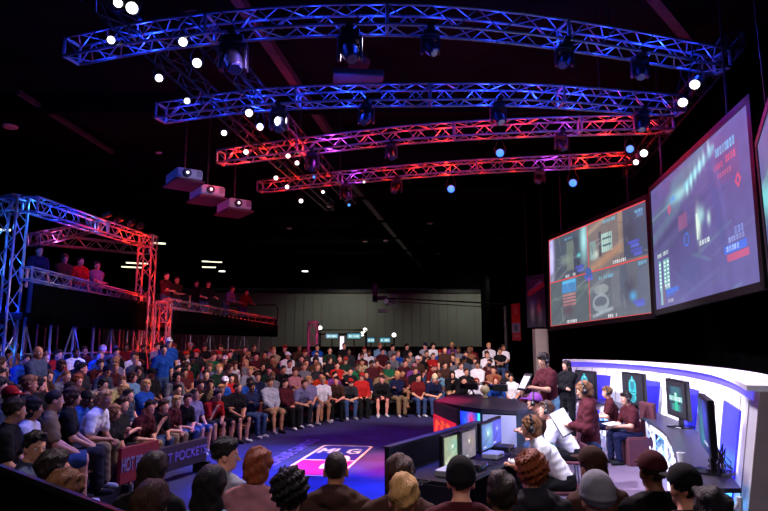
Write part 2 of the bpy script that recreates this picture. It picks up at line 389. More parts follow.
def body_mesh(pose, hero):
    key = ('body', pose, hero)
    if key in CACHE: return CACHE[key]
    J = skeleton(pose); vx = .0095 if hero else .0145
    V, Q = surf(torso_prims(J)+limbs(J)+head_prims(J), vx, .028)
    V, Fc = add_fingers(V, Q, J); nb = len(Fc); R = J['R']
    mb = MB(); mb.V = list(map(tuple, V)); mb.F = list(Fc)
    for s in (-1, 1):
        v, f = ico(J['head']+R@v3(.0735, s*.032, .003), .0145); mb.add(v, f)
    n1 = len(mb.F)
    for s in (-1, 1):
        v, f = ico(J['head']+R@v3(.0835, s*.031, .003), .0065); mb.add(v, f)
    me = bpy.data.meshes.new('body'); me.from_pydata([tuple(map(float, v)) for v in mb.V], [], [tuple(int(i) for i in f) for f in mb.F])
    for m in (M['skin'], M['eyew'], M['pupil']): me.materials.append(m)
    mi = np.zeros(len(mb.F), int); mi[nb:n1] = 1; mi[n1:] = 2
    me.polygons.foreach_set('material_index', mi); me.polygons.foreach_set('use_smooth', [True]*len(mb.F)); me.update()
    CACHE[key] = me; return me
def wrinkle(amp):
    return lambda X, Y, Z: amp*(np.sin(X*42+Z*30)*np.sin(Y*38-Z*23)+.6*np.sin(Z*75+Y*30+X*20))
def shirt_mesh(pose, kind, hero):
    key = ('shirt', pose, kind, hero)
    if key in CACHE: return CACHE[key]
    J = skeleton(pose); g = .024 if kind == 'hoodie' else .016; P = torso_prims(J, g, True)
    for sd in 'rl':
        sh, el, wr = J['sh'+sd], J['el'+sd], J['wr'+sd]
        if kind == 'tee': P += [('c', sh, sh+(el-sh)*.68, .060+g, .056+g)]
        else: P += [('c', sh, el, .058+g, .048+g), ('c', el, el+(wr-el)*.93, .048+g, .034+g)]
    if kind == 'hoodie': P += [('e', J['neck']-v3(.075, 0, .0), (.07, .12, .07), None, .02, '+'), ('c', J['neck']+v3(.0, -.06, .02), J['neck']+v3(.0, .06, .02), .05, .05)]
    st = POSE[pose].get('stand'); zc = J['pel'][2]-(.13 if st else .02)
    cuts = [lambda X, Y, Z: zc-Z+(0 if st else -0.25*X)]
    nk, hd = J['neck'], J['head']; nd = (hd-nk)/np.linalg.norm(hd-nk)
    lift = .075 if kind == 'hoodie' else .045
    cuts.append(lambda X, Y, Z: ((X-nk[0])*nd[0]+(Y-nk[1])*nd[1]+(Z-nk[2])*nd[2])-lift)
    V = surf(P, .0115 if hero else .017, .03, cuts, wrinkle(.0035 if kind == 'tee' else .005))
    me = surf_mesh('shirt', V, M['cloth']); CACHE[key] = me; return me
def pants_mesh(pose, kind, hero):
    key = ('pants', pose, kind, hero)
    if key in CACHE: return CACHE[key]
    J = skeleton(pose); g = .014; P = []
    for sg, sd in ((-1, 'r'), (1, 'l')):
        P.append(('c', J['pel']+v3(0, .065*sg, -.01), J['pel']+v3(0, .06*sg, .1), .108+g, .10+g))
        hip, kn, an = J['hip'+sd], J['kn'+sd], J['an'+sd]
        if kind == 'shorts': P.append(('c', hip, hip+(kn-hip)*1.0, .092+g, .075+g))
        else: P += [('c', hip, kn, .09+g, .064+g), ('c', kn, an+v3(0, 0, .03), .062+g, .05+g)]
    st = POSE[pose].get('stand'); pz = J['pel'][2]
    cuts = [lambda X, Y, Z: Z-(pz+.10)]
    if kind == 'shorts':
        if st: cuts.append(lambda X, Y, Z: .47-Z)
        else: cuts.append(lambda X, Y, Z: X-.47)
    V = surf(P, .0125 if hero else .018, .03, cuts, wrinkle(.004))
    me = surf_mesh(kind, V, M['cloth']); CACHE[key] = me; return me
def shoe_mesh():
    if 'shoe' in CACHE: return CACHE['shoe']
    V = surf([('c', v3(-.05, 0, -.04), v3(.15, 0, -.05), .045, .04), ('c', v3(-.03, 0, -.04), v3(-.01, 0, .02), .045, .045)], .013, .03, [lambda X, Y, Z: -.083-Z])
    CACHE['shoe'] = surf_mesh('shoe', V, M['cloth']); return CACHE['shoe']
def hair_mesh(kind, hero=False):
    key = ('hair', kind, hero)
    if key in CACHE: return CACHE[key]
    vx = .0085 if hero else .012; P = []; cuts = []; nz = None; mt = M['hair']
    def line(x0, z0, sl): return lambda X, Y, Z: (z0+(X-x0)*sl)-Z+.010*np.sin(Y*95+X*40)
    fuz = lambda a, f: (lambda X, Y, Z: a*(np.sin(X*f+3*np.sin(Z*f*.4))*np.sin(Y*f*1.1)+np.sin(Z*f*.9+Y*f*.5)*.7))
    if kind == 'short': P = [('e', v3(-.018, 0, .048), (.111, .086, .103), None, .02, '+'), ('c', v3(.06, -.03, .115), v3(.07, .035, .11), .02, .022)]; cuts = [line(.085, .080, 1.08), lambda X, Y, Z: -.06-Z]; nz = fuz(.0065, 78)
    if kind == 'buzz': P = [('e', v3(-.013, 0, .038), (.101, .080, .096), None, .02, '+')]; cuts = [line(.085, .088, 1.25), lambda X, Y, Z: -.06-Z]; nz = fuz(.001, 150)
    if kind == 'shaggy': P = [('e', v3(-.016, 0, .04), (.120, .099, .108), None, .02, '+'), ('e', v3(-.05, 0, -.04), (.075, .088, .08), None, .03, '+')]; cuts = [line(.085, .052, 2.2), lambda X, Y, Z: -.105-Z]; nz = fuz(.007, 80)
    if kind == 'curly': P = [('e', v3(-.018, 0, .052), (.126, .108, .116), None, .02, '+')]; cuts = [line(.09, .07, 1.5), lambda X, Y, Z: -.08-Z]; nz = fuz(.011, 130)
    if kind == 'long': P = [('e', v3(-.018, 0, .042), (.116, .096, .104), None, .02, '+'), ('e', v3(-.055, 0, -.09), (.068, .104, .17), None, .03, '+')]; cuts = [line(.07, .03, 3.2)]; nz = fuz(.005, 60)
    if kind == 'tail': P = [('e', v3(-.018, 0, .044), (.108, .088, .102), None, .02, '+'), ('c', v3(-.12, 0, .04), v3(-.16, 0, -.02), .03, .035), ('c', v3(-.16, 0, -.02), v3(-.13, 0, -.16), .035, .014)]; cuts = [line(.085, .08, 1.25)]; nz = fuz(.003, 90)
    if kind == 'cap': P = [('e', v3(-.012, 0, .05), (.115, .094, .108), None, .02, '+'), ('e', v3(.125, 0, .055), (.085, .072, .010), None, .008, '+')]; cuts = [lambda X, Y, Z: .038-Z]; mt = M['cloth']
    if kind == 'beanie': P = [('e', v3(-.014, 0, .055), (.116, .096, .118), None, .02, '+'), ('e', v3(-.014, 0, .03), (.120, .1, .03), None, .01, '+')]; cuts = [lambda X, Y, Z: .004+.2*X-Z]; mt = M['cloth']
    if kind == 'headset': P = [('c', v3(0, s*.088, -.005), v3(0, s*.1, -.005), .038, .036) for s in (-1, 1)]+[('c', v3(-.0, .1*math.cos(t), .03+.125*math.sin(t)), v3(-.0, .1*math.cos(t+.4), .03+.125*math.sin(t+.4)), .012, .012) for t in np.arange(-.1, PI, .4)]+[('c', v3(0, .1, -.01), v3(.08, .07, -.07), .007, .007)]; mt = M['blackplastic']; vx = .009
    me = surf_mesh('hair' if mt is M['hair'] else kind, surf(P, vx, .02, cuts, nz), mt); CACHE[key] = me; return me
SKIN = {'light': (210, 152, 124), 'tan': (178, 122, 92), 'brown': (112, 72, 52), 'pink': (216, 146, 128)}
HAIR = {'black': (18, 15, 15), 'brown': (62, 38, 24), 'dark brown': (36, 23, 17), 'light brown': (120, 80, 48), 'blond': (188, 146, 88), 'ginger': (130, 62, 30), 'grey': (130, 126, 122), 'red': (120, 34, 20)}
CLOTH = {'black': (20, 20, 24), 'charcoal': (46, 46, 54), 'navy': (24, 30, 70), 'blue': (26, 84, 190), 'light blue': (130, 180, 215), 'white': (225, 225, 230), 'grey': (130, 130, 140),
         'light grey': (176, 180, 196), 'maroon': (84, 26, 36), 'red': (188, 30, 30), 'orange': (224, 70, 28), 'green': (30, 116, 74), 'dark green': (22, 52, 40), 'purple': (128, 62, 150),
         'yellow': (218, 206, 130), 'cream': (206, 192, 150), 'brown': (78, 50, 40), 'khaki': (160, 134, 98), 'pink': (206, 140, 150), 'lavender': (140, 134, 180), 'slate': (70, 82, 106), 'denim': (70, 92, 140), 'tan': (170, 110, 80), 'dark red': (120, 24, 30)}
def colored(name, me, c, parent, jit=0.):
    o = link(bpy.data.objects.new(name, me), parent); k = 1+random.uniform(-jit, jit); k *= .62 if (name in ('shirt', 'hooded_top', 'trousers', 'shorts', 'cap') and sum(c) < 560) else 1.
    o.color = (*[min(1, x*k) for x in lin(c)], 1); return o
def person(loc, yaw, pose='sit_lean', shirt='black', kind='tee', pants='denim', shorts=False, hair='short', hc='brown', hat=None, hatc='black', hatback=False,
           skin='light', scale=1., hero=False, label='', group=None, shoes=False, headset=False, dyaw=0.):
    r = empty('person', loc, yaw, label, 'person', group); r.scale = (scale,)*3
    J = skeleton(pose); Hm = Matrix.Translation(Vector(J['head'])) @ Matrix(J['R'].tolist()).to_4x4()
    colored('body', body_mesh(pose, hero), SKIN[skin], r, .12)
    colored('shirt' if kind != 'hoodie' else 'hooded_top', shirt_mesh(pose, kind, hero), CLOTH[shirt], r, .08)
    colored('shorts' if shorts else 'trousers', pants_mesh(pose, 'shorts' if shorts else 'trousers', hero), CLOTH[pants], r, .1)
    if hair:
        h = colored('hair', hair_mesh(hair, hero), HAIR[hc], r, .15); h.matrix_local = Hm @ Matrix.Scale(.92 if hat else 1., 4)
    if hat:
        h = colored(hat, hair_mesh(hat, hero), CLOTH[hatc], r, .05); h.matrix_local = Hm @ Matrix.Rotation(PI if hatback else 0, 4, 'Z')
    if headset:
        h = colored('headset', hair_mesh('headset', hero), (20, 20, 22), r); h.matrix_local = Hm
    if shoes:
        for sd, sg in (('r', -1), ('l', 1)):
            s = colored('shoe', shoe_mesh(), random.choice([(200, 200, 205), (30, 30, 34), (150, 150, 160)]) if shoes is True else shoes, r)
            s.location = Vector(J['an'+sd])+Vector((0, 0, .0)); s.rotation_euler = (0, 0, .13*sg)
    return r

# ================================================================ SETTING
def plane_obj(name, V, m): return struct(link(bpy.data.objects.new(name, mesh_from(name, V, [tuple(range(len(V)))], m))))
struct(MB().box((2, 27, -.06), (56, 66, .12)).build('floor', M['carpet']))
struct(MB().box((2, 27, 9.1), (56, 66, .2)).build('ceiling', M['concrete']))
WY = 56.0; wt = atY(400, 291, WY).z
struct(MB().box((2, WY+.2, wt/2), (56, .4, wt)).build('wall_back', M['partition']))
struct(MB().box((2, WY+.1, (wt+9)/2+.15), (56, .8, 9-wt-.3)).build('trim_1', M['concrete']))
struct(MB().box((2, WY-.25, wt-.05), (56, .12, .3)).build('trim_2', M['blacksteel']))
struct(MB().box((-26.1, 27, 4.5), (.2, 66, 9)).build('wall_left', M['concrete']))
struct(MB().box((2, -6.1, 4.5), (56, .2, 9)).build('wall_front', M['concrete']))
struct(MB().box((30.1, 27, 4.5), (.2, 66, 9)).build('wall_right', M['concrete']))
# partition seams as battens
for i, px in enumerate(range(286, 505, 9)):
    p = atY(px, 320, WY); struct(MB().box((p.x, WY-.02, wt/2), (.07, .05, wt)).build('trim_%d' % (3+i), M['beige'] if i % 5 else M['partition']))
# ceiling steel
def beam(name, p0, p1, w, h, m, label):
    p0 = Vector(p0); p1 = Vector(p1); d = p1-p0
    R = Matrix.Rotation(math.atan2(d.y, d.x), 3, 'Z')
    o = MB().box((p0+p1)/2, (d.length, w, h), R=R).build(name, m); return tag(o, label, 'beam')
for (a, b, w, lb) in [((18, 92), (112, 152), .12, 'thin rust-brown ceiling pipe at upper left'), ((232, -10), (330, 134), .2, 'brown ceiling beam crossing behind the blue trusses'),
                      ((352, 182), (442, 292), .25, 'brown ceiling beam running down behind the red trusses'), ((640, -20), (690, 40), .2, 'dark ceiling beam above the right end of the front truss')]:
    beam('ceiling_beam', atZ(*a, 8.7), atZ(*b, 8.7), w, w, M['beam'], lb)
for i, y in enumerate(range(16, 56, 5)):
    tag(MB().box((2, y, 8.75), (54, .18, .5)).build('ceiling_joist', M['concrete']), 'dark steel joist running across the hall ceiling, %s from the stage end' % ORD[i], 'joist', 'ceiling joists')
# unlit ceiling discs
for i, (x, y) in enumerate([(90, 105), (10, 128), (18, 102), (96, 158), (330, 207), (430, 224), (365, 242), (289, 229), (438, 254), (445, 271), (386, 241), (499, 239), (211, 192), (160, 155), (205, 233)]):
    p = atZ(x, y, 8.93); r = .17+.06*(i < 4)
    w = ['at the far upper left', 'at the left picture edge', 'above the left edge disc', 'beside the rust-brown pipe', 'left of the far brown beam', 'reddish, right of the far brown beam', 'below the left red truss end', 'far left of the brown beam', 'far along the right ceiling', 'farthest, near the back wall', 'beside the far brown beam', 'right of the ceiling, high over the far stand', 'above the projectors', 'under the second truss end', 'beyond the projectors'][i]
    o = MB().lathe([(r*.8, .0), (r, .03), (r, .07)], 18).build('ceiling_light', M['disc']); o.location = p; tag(o, 'round unlit ceiling light disc '+w, 'ceiling light')
# fluorescent strips
for (x, y, L, rz, w) in [(212, 261.5, 1.5, .35, 'left of the round bright lamp'), (-6, 229, 1.6, .4, 'at the left edge behind the blue tower'), (137, 263, 1.6, .4, 'left of the red tower, upper of two'), (132, 267, 1.6, .4, 'left of the red tower, lower of two'),
                         (158, 243, .9, .4, 'just right of the red tower top'), (209, 267, 1.1, .2, 'dim, under the other strip beyond the deck')]:
    p = atZ(x, y, 8.5) if y < 300 else None
    t = empty('fluorescent_light', p, rz, 'lit fluorescent strip hanging from the dark ceiling, '+w, 'ceiling light')
    MB().box((0, 0, .06), (L, .22, .07)).build('housing', M['blacksteel'], t); MB().tube([(-L/2, 0, 0), (L/2, 0, 0)], .07, 8).build('tube', M['tube'], t)
    MB().tube([(0, 0, .1), (0, 0, .5)], .015, 5).build('hanger', M['blacksteel'], t)
for (x, y, w) in [(222, 271, 'right of the fluorescent strip beyond the deck'), (305, 271, 'alone above the left part of the back wall')]:
    p = atZ(x, y, 8.4); t = empty('high_bay_lamp', p, 0, 'bright round high bay lamp '+w, 'ceiling light')
    MB().lathe([(.28, 0), (.3, .05), (.12, .35), (.05, .4)], 16).build('reflector', M['greyplastic'], t); MB().lathe([(.27, -.05), (.27, .0)], 16).build('lens', M['lens_white'], t)
    MB().tube([(0, 0, .4), (0, 0, .6)], .02, 5).build('hanger', M['blacksteel'], t)

# black drapes: behind the screens, and at the foot of the back wall
def drape(name, pts, z0, z1, m, amp=.07, pitch=.28, st=None):
    """hanging pleated cloth along a plan polyline"""
    mb = MB(); L = [0]
    P = [Vector((p[0], p[1], 0)) for p in pts]
    for a, b in zip(P, P[1:]): L.append(L[-1]+(b-a).length)
    n = max(8, int(L[-1]/pitch*4)); V = []
    for i in range(n+1):
        s = L[-1]*i/n; k = max(j for j in range(len(P)-1) if L[j] <= s+1e-6); d = (P[k+1]-P[k]).normalized(); p = P[k]+d*(s-L[k]); nr = Vector((-d.y, d.x, 0)); q = amp*math.sin(s/pitch*2*PI)*(.8+.3*math.sin(s*1.7))
        for z, kk in ((z0, 1), (z1, .5)): V.append(p+nr*q*kk+Vector((0, 0, z)))
    Fc = [(2*i, 2*i+2, 2*i+3, 2*i+1) for i in range(n)]
    o = MB().add(V, Fc).build(name, m, st, smooth=True); s = o.modifiers.new('solid', 'SOLIDIFY'); s.thickness = .02
    return o
tag(drape('stage_drape', [(8.8, 30.5), (7.6, 22.0), (7.6, 16), (7.9, 10), (7.5, 5), (6.5, 0)], 0, 8.6, M['drape'], .09, .5), 'tall black pleated drape hanging behind the projection screens', 'curtain')
tag(drape('side_drape', [(8.9, 36), (8.9, 55)], 0, 8.6, M['drape'], .09, .5), 'tall black drape beyond the stage closing the right side of the back wall', 'curtain')
pA = atY(276, 350, 40); tag(drape('low_drape', [(atY(276, 350, 40).x, 40), (atY(505, 350, 40).x, 40)], 0, atY(400, 346.5, 40).z, M['darkgreen'], .1, .6), 'low dark green pipe-and-drape line behind the far stand', 'curtain')
p = atY(540, 330, 21.5)
tag(MB().box((p.x, 21.5, atY(540, 329, 21.5).z/2), (.45, .4, atY(540, 329, 21.5).z)).build('column', M['beige']), 'pale grey column under the hanging poster beside the stage', 'column')

# ================================================================ PROJECTION SCREENS
def place(o, c, r):
    R = Matrix.Rotation(r[0], 4, 'Z') @ Matrix.Rotation(r[1], 4, 'X') @ Matrix.Rotation(r[2], 4, 'Y'); o.matrix_world = Matrix.Translation(Vector(c)) @ R
def canvas_quad():
    c = Canvas(288, 162, (62, 74, 84))
    # four player views
    c.rect(0, 0, .46, .5, (52, 66, 78)).rect(0, .03, .05, .4, (150, 140, 215)).blob(.03, .2, .03, .3, (205, 200, 255)).rect(.22, .1, .3, .42, (96, 110, 96)).rect(.3, .08, .4, .3, (40, 52, 62)).blob(.42, .14, .035, .2, (165, 228, 230)).rect(.3, .28, .37, .5, (30, 40, 60))
    c.blob(.2, .3, .06, .05, (140, 160, 140), .6).blob(.36, .29, .02, .02, (90, 220, 225)).line(.1, .5, .28, .36, .02, (110, 115, 110), .7).line(0, .46, .2, .3, .015, (96, 104, 110), .7)
    c.rect(.46, 0, 1, .5, (112, 100, 92)).blob(.53, .34, .03, .04, (225, 235, 215)).rect(.48, .2, .54, .38, (130, 170, 165), .7).rect(.57, .12, .6, .38, (62, 60, 62)).rect(.6, .16, .7, .34, (180, 220, 205), .85).rect(.61, .2, .69, .22, (50, 80, 90)).rect(.61, .27, .69, .29, (50, 80, 90))
    for k in range(5): c.rect(.615+k*.018, .16, .62+k*.018, .34, (60, 90, 95), .8)
    c.line(.5, .48, .8, .32, .05, (176, 128, 86), .8).line(.46, .1, .62, .02, .03, (172, 148, 118), .7).rect(.76, .0, .8, .4, (170, 140, 110), .6).rect(.8, 0, 1, .48, (46, 62, 86)).blob(.85, .25, .06, .16, (30, 34, 52)).rect(.92, .05, .97, .12, (90, 140, 200), .5)
    c.rect(0, .5, .46, 1, (66, 82, 82)).line(.0, .72, .46, .62, .02, (90, 110, 100), .7).line(.46, .62, .1, 1, .02, (100, 122, 112), .5).line(0, .95, .2, .7, .03, (56, 70, 70), .8).rect(.15, .52, .32, .66, (42, 128, 190), .95).rect(.16, .52, .31, .56, (70, 175, 225))
    for k in range(4): c.rect(.16, .67+.035*k, .31, .692+.035*k, (190, 120, 120), .8)
    c.blob(.23, .85, .06, .07, (74, 46, 56))
    c.rect(.46, .5, 1, 1, (84, 92, 98)).line(.46, .7, .66, .56, .03, (120, 128, 130), .8).ell(.58, .7, .07, .05, (150, 160, 160), .7).ell(.57, .83, .08, .09, (150, 164, 168), .7).ell(.57, .82, .06, .05, (70, 80, 90), .9).line(.5, .95, .68, .9, .02, (170, 185, 190), .7)
    c.rect(.68, .55, .75, .9, (104, 110, 116), .7).rect(.76, .52, .82, .85, (62, 76, 96), .7).blob(.84, .75, .05, .12, (44, 40, 58)).blob(.86, .82, .025, .04, (60, 160, 215)).rect(.9, .52, .98, .98, (70, 84, 110), .6)
    for (x0, y0, x1) in ((.2, .05, .29), (.62, .03, .74), (.56, .57, .7), (.9, .05, .97), (.91, .53, .98)): c.glyphs(x0, y0, x1, y0+.03, 8, (110, 200, 235), .8)
    for x, y in ((.36, .40), (.9, .40), (.9, .86), (.88, .32), (.45, .52)): c.rect(x-.04, y, x+.05, y+.03, (60, 70, 190), .8).rect(x-.02, y+.035, x+.05, y+.065, (70, 90, 210), .8)
    for x, y in ((.2, .46), (.7, .455), (.2, .955), (.62, .955)): c.glyphs(x, y, x+.12, y+.03, 7, (240, 240, 240))
    
    for k in range(90):
        x, y = random.uniform(0, .97), random.uniform(0, .97); L = random.uniform(.02, .1); sl = random.choice([-.6, .4, 0, 3, -3, 8])
        c.line(x, y, x+L*(1 if abs(sl) < 1 else .2), y+L*sl*(1 if abs(sl) < 1 else .2), random.uniform(.004, .012), random.choice([(36, 44, 56), (140, 150, 150), (90, 104, 110), (50, 60, 76), (150, 130, 110) if y < .5 and x > .46 else (80, 110, 110)]), random.uniform(.3, .65))
    c.ell(.455, .5, .035, .05, (36, 76, 150)).noise(.12, 14); c.a = c.a*.8+np.array(lin((125, 130, 150)))*.2  # pale haze painted over the whole picture, lifting its darks
    R = (215, 70, 70)
    for q in ((0, 0, 1, .008), (0, .992, 1, 1), (0, 0, .004, 1), (.996, 0, 1, 1), (0, .496, .43, .507), (.49, .496, 1, .507), (.457, 0, .462, .45), (.457, .55, .462, 1)): c.rect(*q, R, .95)
    return c
def canvas_solo():
    c = Canvas(288, 162, (84, 80, 140))
    for k in range(46):
        x, y = random.uniform(-.1, .75), random.uniform(-.05, 1.05); L = random.uniform(.08, .35); sl = random.choice([-.35, -.35, -.3, .5, 2.4])
        c.line(x, y, x+L*(1 if abs(sl) < 1 else .3), y+L*sl*(1 if abs(sl) < 1 else .3), random.uniform(.004, .02), random.choice([(52, 62, 104), (104, 112, 160), (70, 100, 122), (44, 48, 92), (96, 132, 150)]), random.uniform(.25, .6))
    c.a *= (1-.35*np.exp(-((c.X-.3)/.4)**2-((c.Y-.5)/.4)**2))[..., None]
    c.line(-.05, .3, .5, .12, .06, (66, 92, 112), .8).line(0, .42, .35, .28, .05, (86, 120, 128), .6).line(.0, .25, .42, .2, .012, (120, 160, 160), .5).line(.02, .5, .4, .36, .03, (44, 56, 90), .8)
    c.line(.3, .1, .62, .04, .06, (70, 130, 150), .7).blob(.36, .2, .10, .05, (150, 215, 215)).blob(.29, .2, .03, .02, (60, 150, 225)).line(.44, .18, .72, .08, .035, (110, 200, 215), .8)
    for k in range(6): c.blob(.46+k*.045, .2-.028*k, .012, .045, (180, 250, 250))
    c.rect(.72, .14, .92, .34, (100, 66, 120), .7).glyphs(.74, .1, .9, .16, 8, (110, 190, 235)).glyphs(.72, .2, .8, .24, 4, (220, 70, 90)).glyphs(.82, .19, .9, .23, 4, (225, 80, 100)).glyphs(.75, .27, .86, .3, 6, (190, 90, 120))
    c.line(.66, .05, .76, .7, .05, (60, 74, 140), .6).line(.72, .1, .82, .8, .03, (90, 94, 160), .5)
    for (x, y, s) in ((.24, .26, .03), (.9, .38, .035)):
        c.line(x, y-s, x+s*.5, y, .009, (225, 70, 90)).line(x+s*.5, y, x, y+s, .009, (225, 70, 90)).line(x, y+s, x-s*.5, y, .009, (225, 70, 90)).line(x-s*.5, y, x, y-s, .009, (225, 70, 90))
    c.rect(.34, .36, .44, .47, (150, 80, 110), .6).ell(.42, .56, .028, .05, (40, 110, 215)).ell(.42, .56, .02, .038, (62, 70, 120))
    c.glyphs(.05, .56, .22, .59, 9, (215, 235, 225))
    for x in (.06, .125, .165):
        c.rect(x, .62, x+.035, .86, (120, 200, 190), .7)
        for k in range(7): c.rect(x+.006, .64+k*.03, x+.03, .655+k*.03, (225, 255, 235))
    c.blob(.55, .5, .02, .1, (220, 245, 225)).blob(.58, .45, .03, .05, (160, 220, 215), .8).rect(.53, .42, .545, .6, (235, 255, 235), .8).blob(.65, .5, .015, .04, (190, 220, 220)).glyphs(.55, .62, .7, .65, 6, (220, 235, 230))
    c.rect(.07, .84, .1, .97, (150, 200, 190), .8).rect(.105, .82, .135, .97, (110, 90, 110)).rect(.145, .86, .3, .9, (40, 105, 215)).rect(.145, .9, .26, .925, (60, 90, 180)).glyphs(.145, .82, .2, .85, 4, (230, 230, 240)).glyphs(.16, .94, .23, .965, 5, (230, 230, 240))
    c.rect(.76, .73, .93, .78, (45, 100, 215)).rect(.78, .785, .94, .83, (185, 75, 110)).glyphs(.85, .64, .92, .68, 3, (130, 150, 230)).glyphs(.8, .69, .92, .72, 6, (150, 170, 235)).glyphs(.78, .74, .88, .77, 5, (170, 200, 250))
    c.blob(.42, .8, .12, .12, (60, 80, 130), .6).line(.3, .98, .7, .85, .02, (90, 100, 150), .5).line(.25, .75, .5, .95, .02, (86, 92, 150), .4)
    c.noise(.14, 12); c.a = c.a*.8+np.array(lin((120, 116, 165)))*.2; return c  # violet-grey haze mixed into the picture's colours
def canvas_left():
    c = canvas_solo(); c.a = c.a*np.array([.8, 1.2, 1.05]); c.line(0, .3, .3, .5, .08, (120, 220, 215), .7).line(.02, .7, .3, .6, .05, (90, 190, 200), .7).glyphs(.03, .52, .12, .56, 5, (230, 240, 240)).glyphs(.04, .62, .14, .65, 5, (230, 240, 240)); return c
def screen(c, r, cv, label, w=4.8, h=2.7, corner=None):
    t = empty('projection_screen', (0, 0, 0), 0, label, 'screen'); place(t, c, r)
    f = MB()
    for s in (-1, 1): f.box((s*(w/2+.06), 0.02, 0), (.12, .08, h+.24)); f.box((0, .02, s*(h/2+.06)), (w+.24, .08, .12))
    f.build('frame', M['blacksteel'], t)
    o = link(bpy.data.objects.new('picture', cv.mesh('picture', w, h, M['picture'])), t); o.location = (0, -.005, 0)
    MB().box((0, .03, 0), (w, .03, h)).build('backing', M['blackplastic'], t)
    for s in (-1, 1): MB().tube([(s*w*.35, .02, h/2+.1), (s*w*.35, .02, h/2+2.9)], .02, 5).build('suspension_cable', M['blacksteel'], t)
    return t
screen((5.672, 16.207, 4.088), (-1.354, -.039, -.034), canvas_quad(), 'far projection screen split by red lines into four game views')
screen((5.757, 10.96, 4.281), (-1.704, -.024, -.027), canvas_solo(), 'large violet projection screen showing one game view, middle of the three')
c3 = Vector((5.22, 7.72, 0)); a3 = -1.98
screen((5.11+2.40*math.cos(a3), 7.86+2.40*math.sin(a3), 4.05), (a3, -.03, -.22), canvas_left(), 'nearest projection screen cut off by the right picture edge')
# hanging orange banner and poster beside the stage
t = empty('hanging_banner', (0, 0, 0), 0, 'narrow orange vertical banner with pale block hanging in the dark', 'banner'); place(t, atY(516, 322, 29), (-1.15, 0, 0))
c = Canvas(20, 60, (218, 74, 38)); c.rect(.3, .1, .7, .3, (240, 170, 120), .7).rect(0, .52, 1, .77, (160, 170, 180)).rect(.3, .58, .7, .72, (70, 130, 140)).rect(0, .77, 1, 1, (200, 80, 80)).rect(.2, .84, .8, .9, (220, 150, 140))
hgt = 37*29/600
o = link(bpy.data.objects.new('printed_face', c.mesh('printed_face', .66, hgt, M['print'])), t); o.location = (0, -.012, 0)
MB().box((0, 0, 0), (.66, .02, hgt)).build('cloth', M['orange'], t); MB().tube([(-.35, 0, hgt/2), (.35, 0, hgt/2)], .02, 6).build('rod', M['blacksteel'], t)
for s_ in (-.3, .3): MB().tube([(s_, 0, hgt/2), (s_, 0, hgt/2+4.2)], .008, 4).build('cord', M['blacksteel'], t)
t = empty('hanging_poster', (0, 0, 0), 0, 'tall dark hanging poster with red and grey figures beside the far screen', 'poster'); place(t, atY(536, 301, 22), (-1.2, 0, .0))
c = Canvas(30, 60, (40, 48, 62)); c.rect(.2, .08, .95, .2, (84, 84, 88), .8).line(.15, .34, .9, .2, .05, (190, 70, 60), .8, .5).line(.2, .27, .8, .14, .02, (200, 200, 205), .5, .5).blob(.35, .5, .2, .1, (60, 80, 120)).blob(.3, .7, .1, .14, (190, 190, 195), .6).blob(.65, .64, .1, .12, (190, 90, 100), .7).blob(.7, .8, .1, .14, (120, 130, 135), .6).noise(.4, 14)
hgt = 52*22/600
o = link(bpy.data.objects.new('printed_face', c.mesh('printed_face', 1.15, hgt, M['print'])), t); o.location = (0, -.02, 0)
MB().box((0, .01, 0), (1.15, .05, hgt)).build('board', M['blackplastic'], t)
for s_ in (-.5, .5): MB().tube([(s_, 0, hgt/2), (s_, 0, hgt/2+3.2)], .01, 4).build('cord', M['blacksteel'], t)

# ================================================================ TRUSSES
def box_truss(name, pts, w, label, m, cat='truss', pitch=None, cr=.024, lr=.011, lights=None, group=None, joints=()):
    """square lighting truss along a 3-D polyline: four chords, zig-zag lacing, end frames"""
    P = [Vector(p) for p in pts]; t = empty(name, P[0], 0, label, cat, group); o0 = P[0]; P = [p-o0 for p in P]; pitch = pitch or w
    fr = []
    for i, p in enumerate(P):
        d = (P[min(i+1, len(P)-1)]-P[max(i-1, 0)]).normalized(); up = Vector((0, 0, 1)) if abs(d.z) < .9 else Vector((0, 1, 0))
        sd = d.cross(up).normalized(); u = sd.cross(d).normalized(); fr.append((sd*w/2, u*w/2))
    C = [[p+a*fr[i][0]+b*fr[i][1] for i, p in enumerate(P)] for a, b in ((-1, -1), (1, -1), (1, 1), (-1, 1))]
    for ch in C: MB().tube(ch, cr, 7).build('chord', m, t, smooth=True)
    mb = MB()
    for k in range(4):
        A, B = C[k], C[(k+1) % 4]
        for i in range(len(P)-1):
            L = (P[i+1]-P[i]).length; n = max(1, round(L/pitch)); 
            for j in range(n):
                a0 = A[i].lerp(A[i+1], j/n); a1 = A[i].lerp(A[i+1], (j+1)/n); b0 = B[i].lerp(B[i+1], j/n); b1 = B[i].lerp(B[i+1], (j+1)/n)
                if (j+i*n) % 2: mb.tube([a0, b1], lr, 5, False)
                else: mb.tube([b0, a1], lr, 5, False)
    mb.build('lacing', m, t)
    for i in [0, len(P)-1]+list(joints):
        f = MB(); q = [c[i] for c in C]
        for k in range(4): f.tube([q[k], q[(k+1) % 4]], cr*1.15, 6)
        f.build('end_frame', m, t)
    return t
def plight(name, loc, rgb, power, rad=.06):
    l = bpy.data.lights.new(name, 'POINT'); l.color = rgb; l.energy = power; l.shadow_soft_size = rad
    o = bpy.data.objects.new(name, l); COL.objects.link(o); o.location = loc; return o
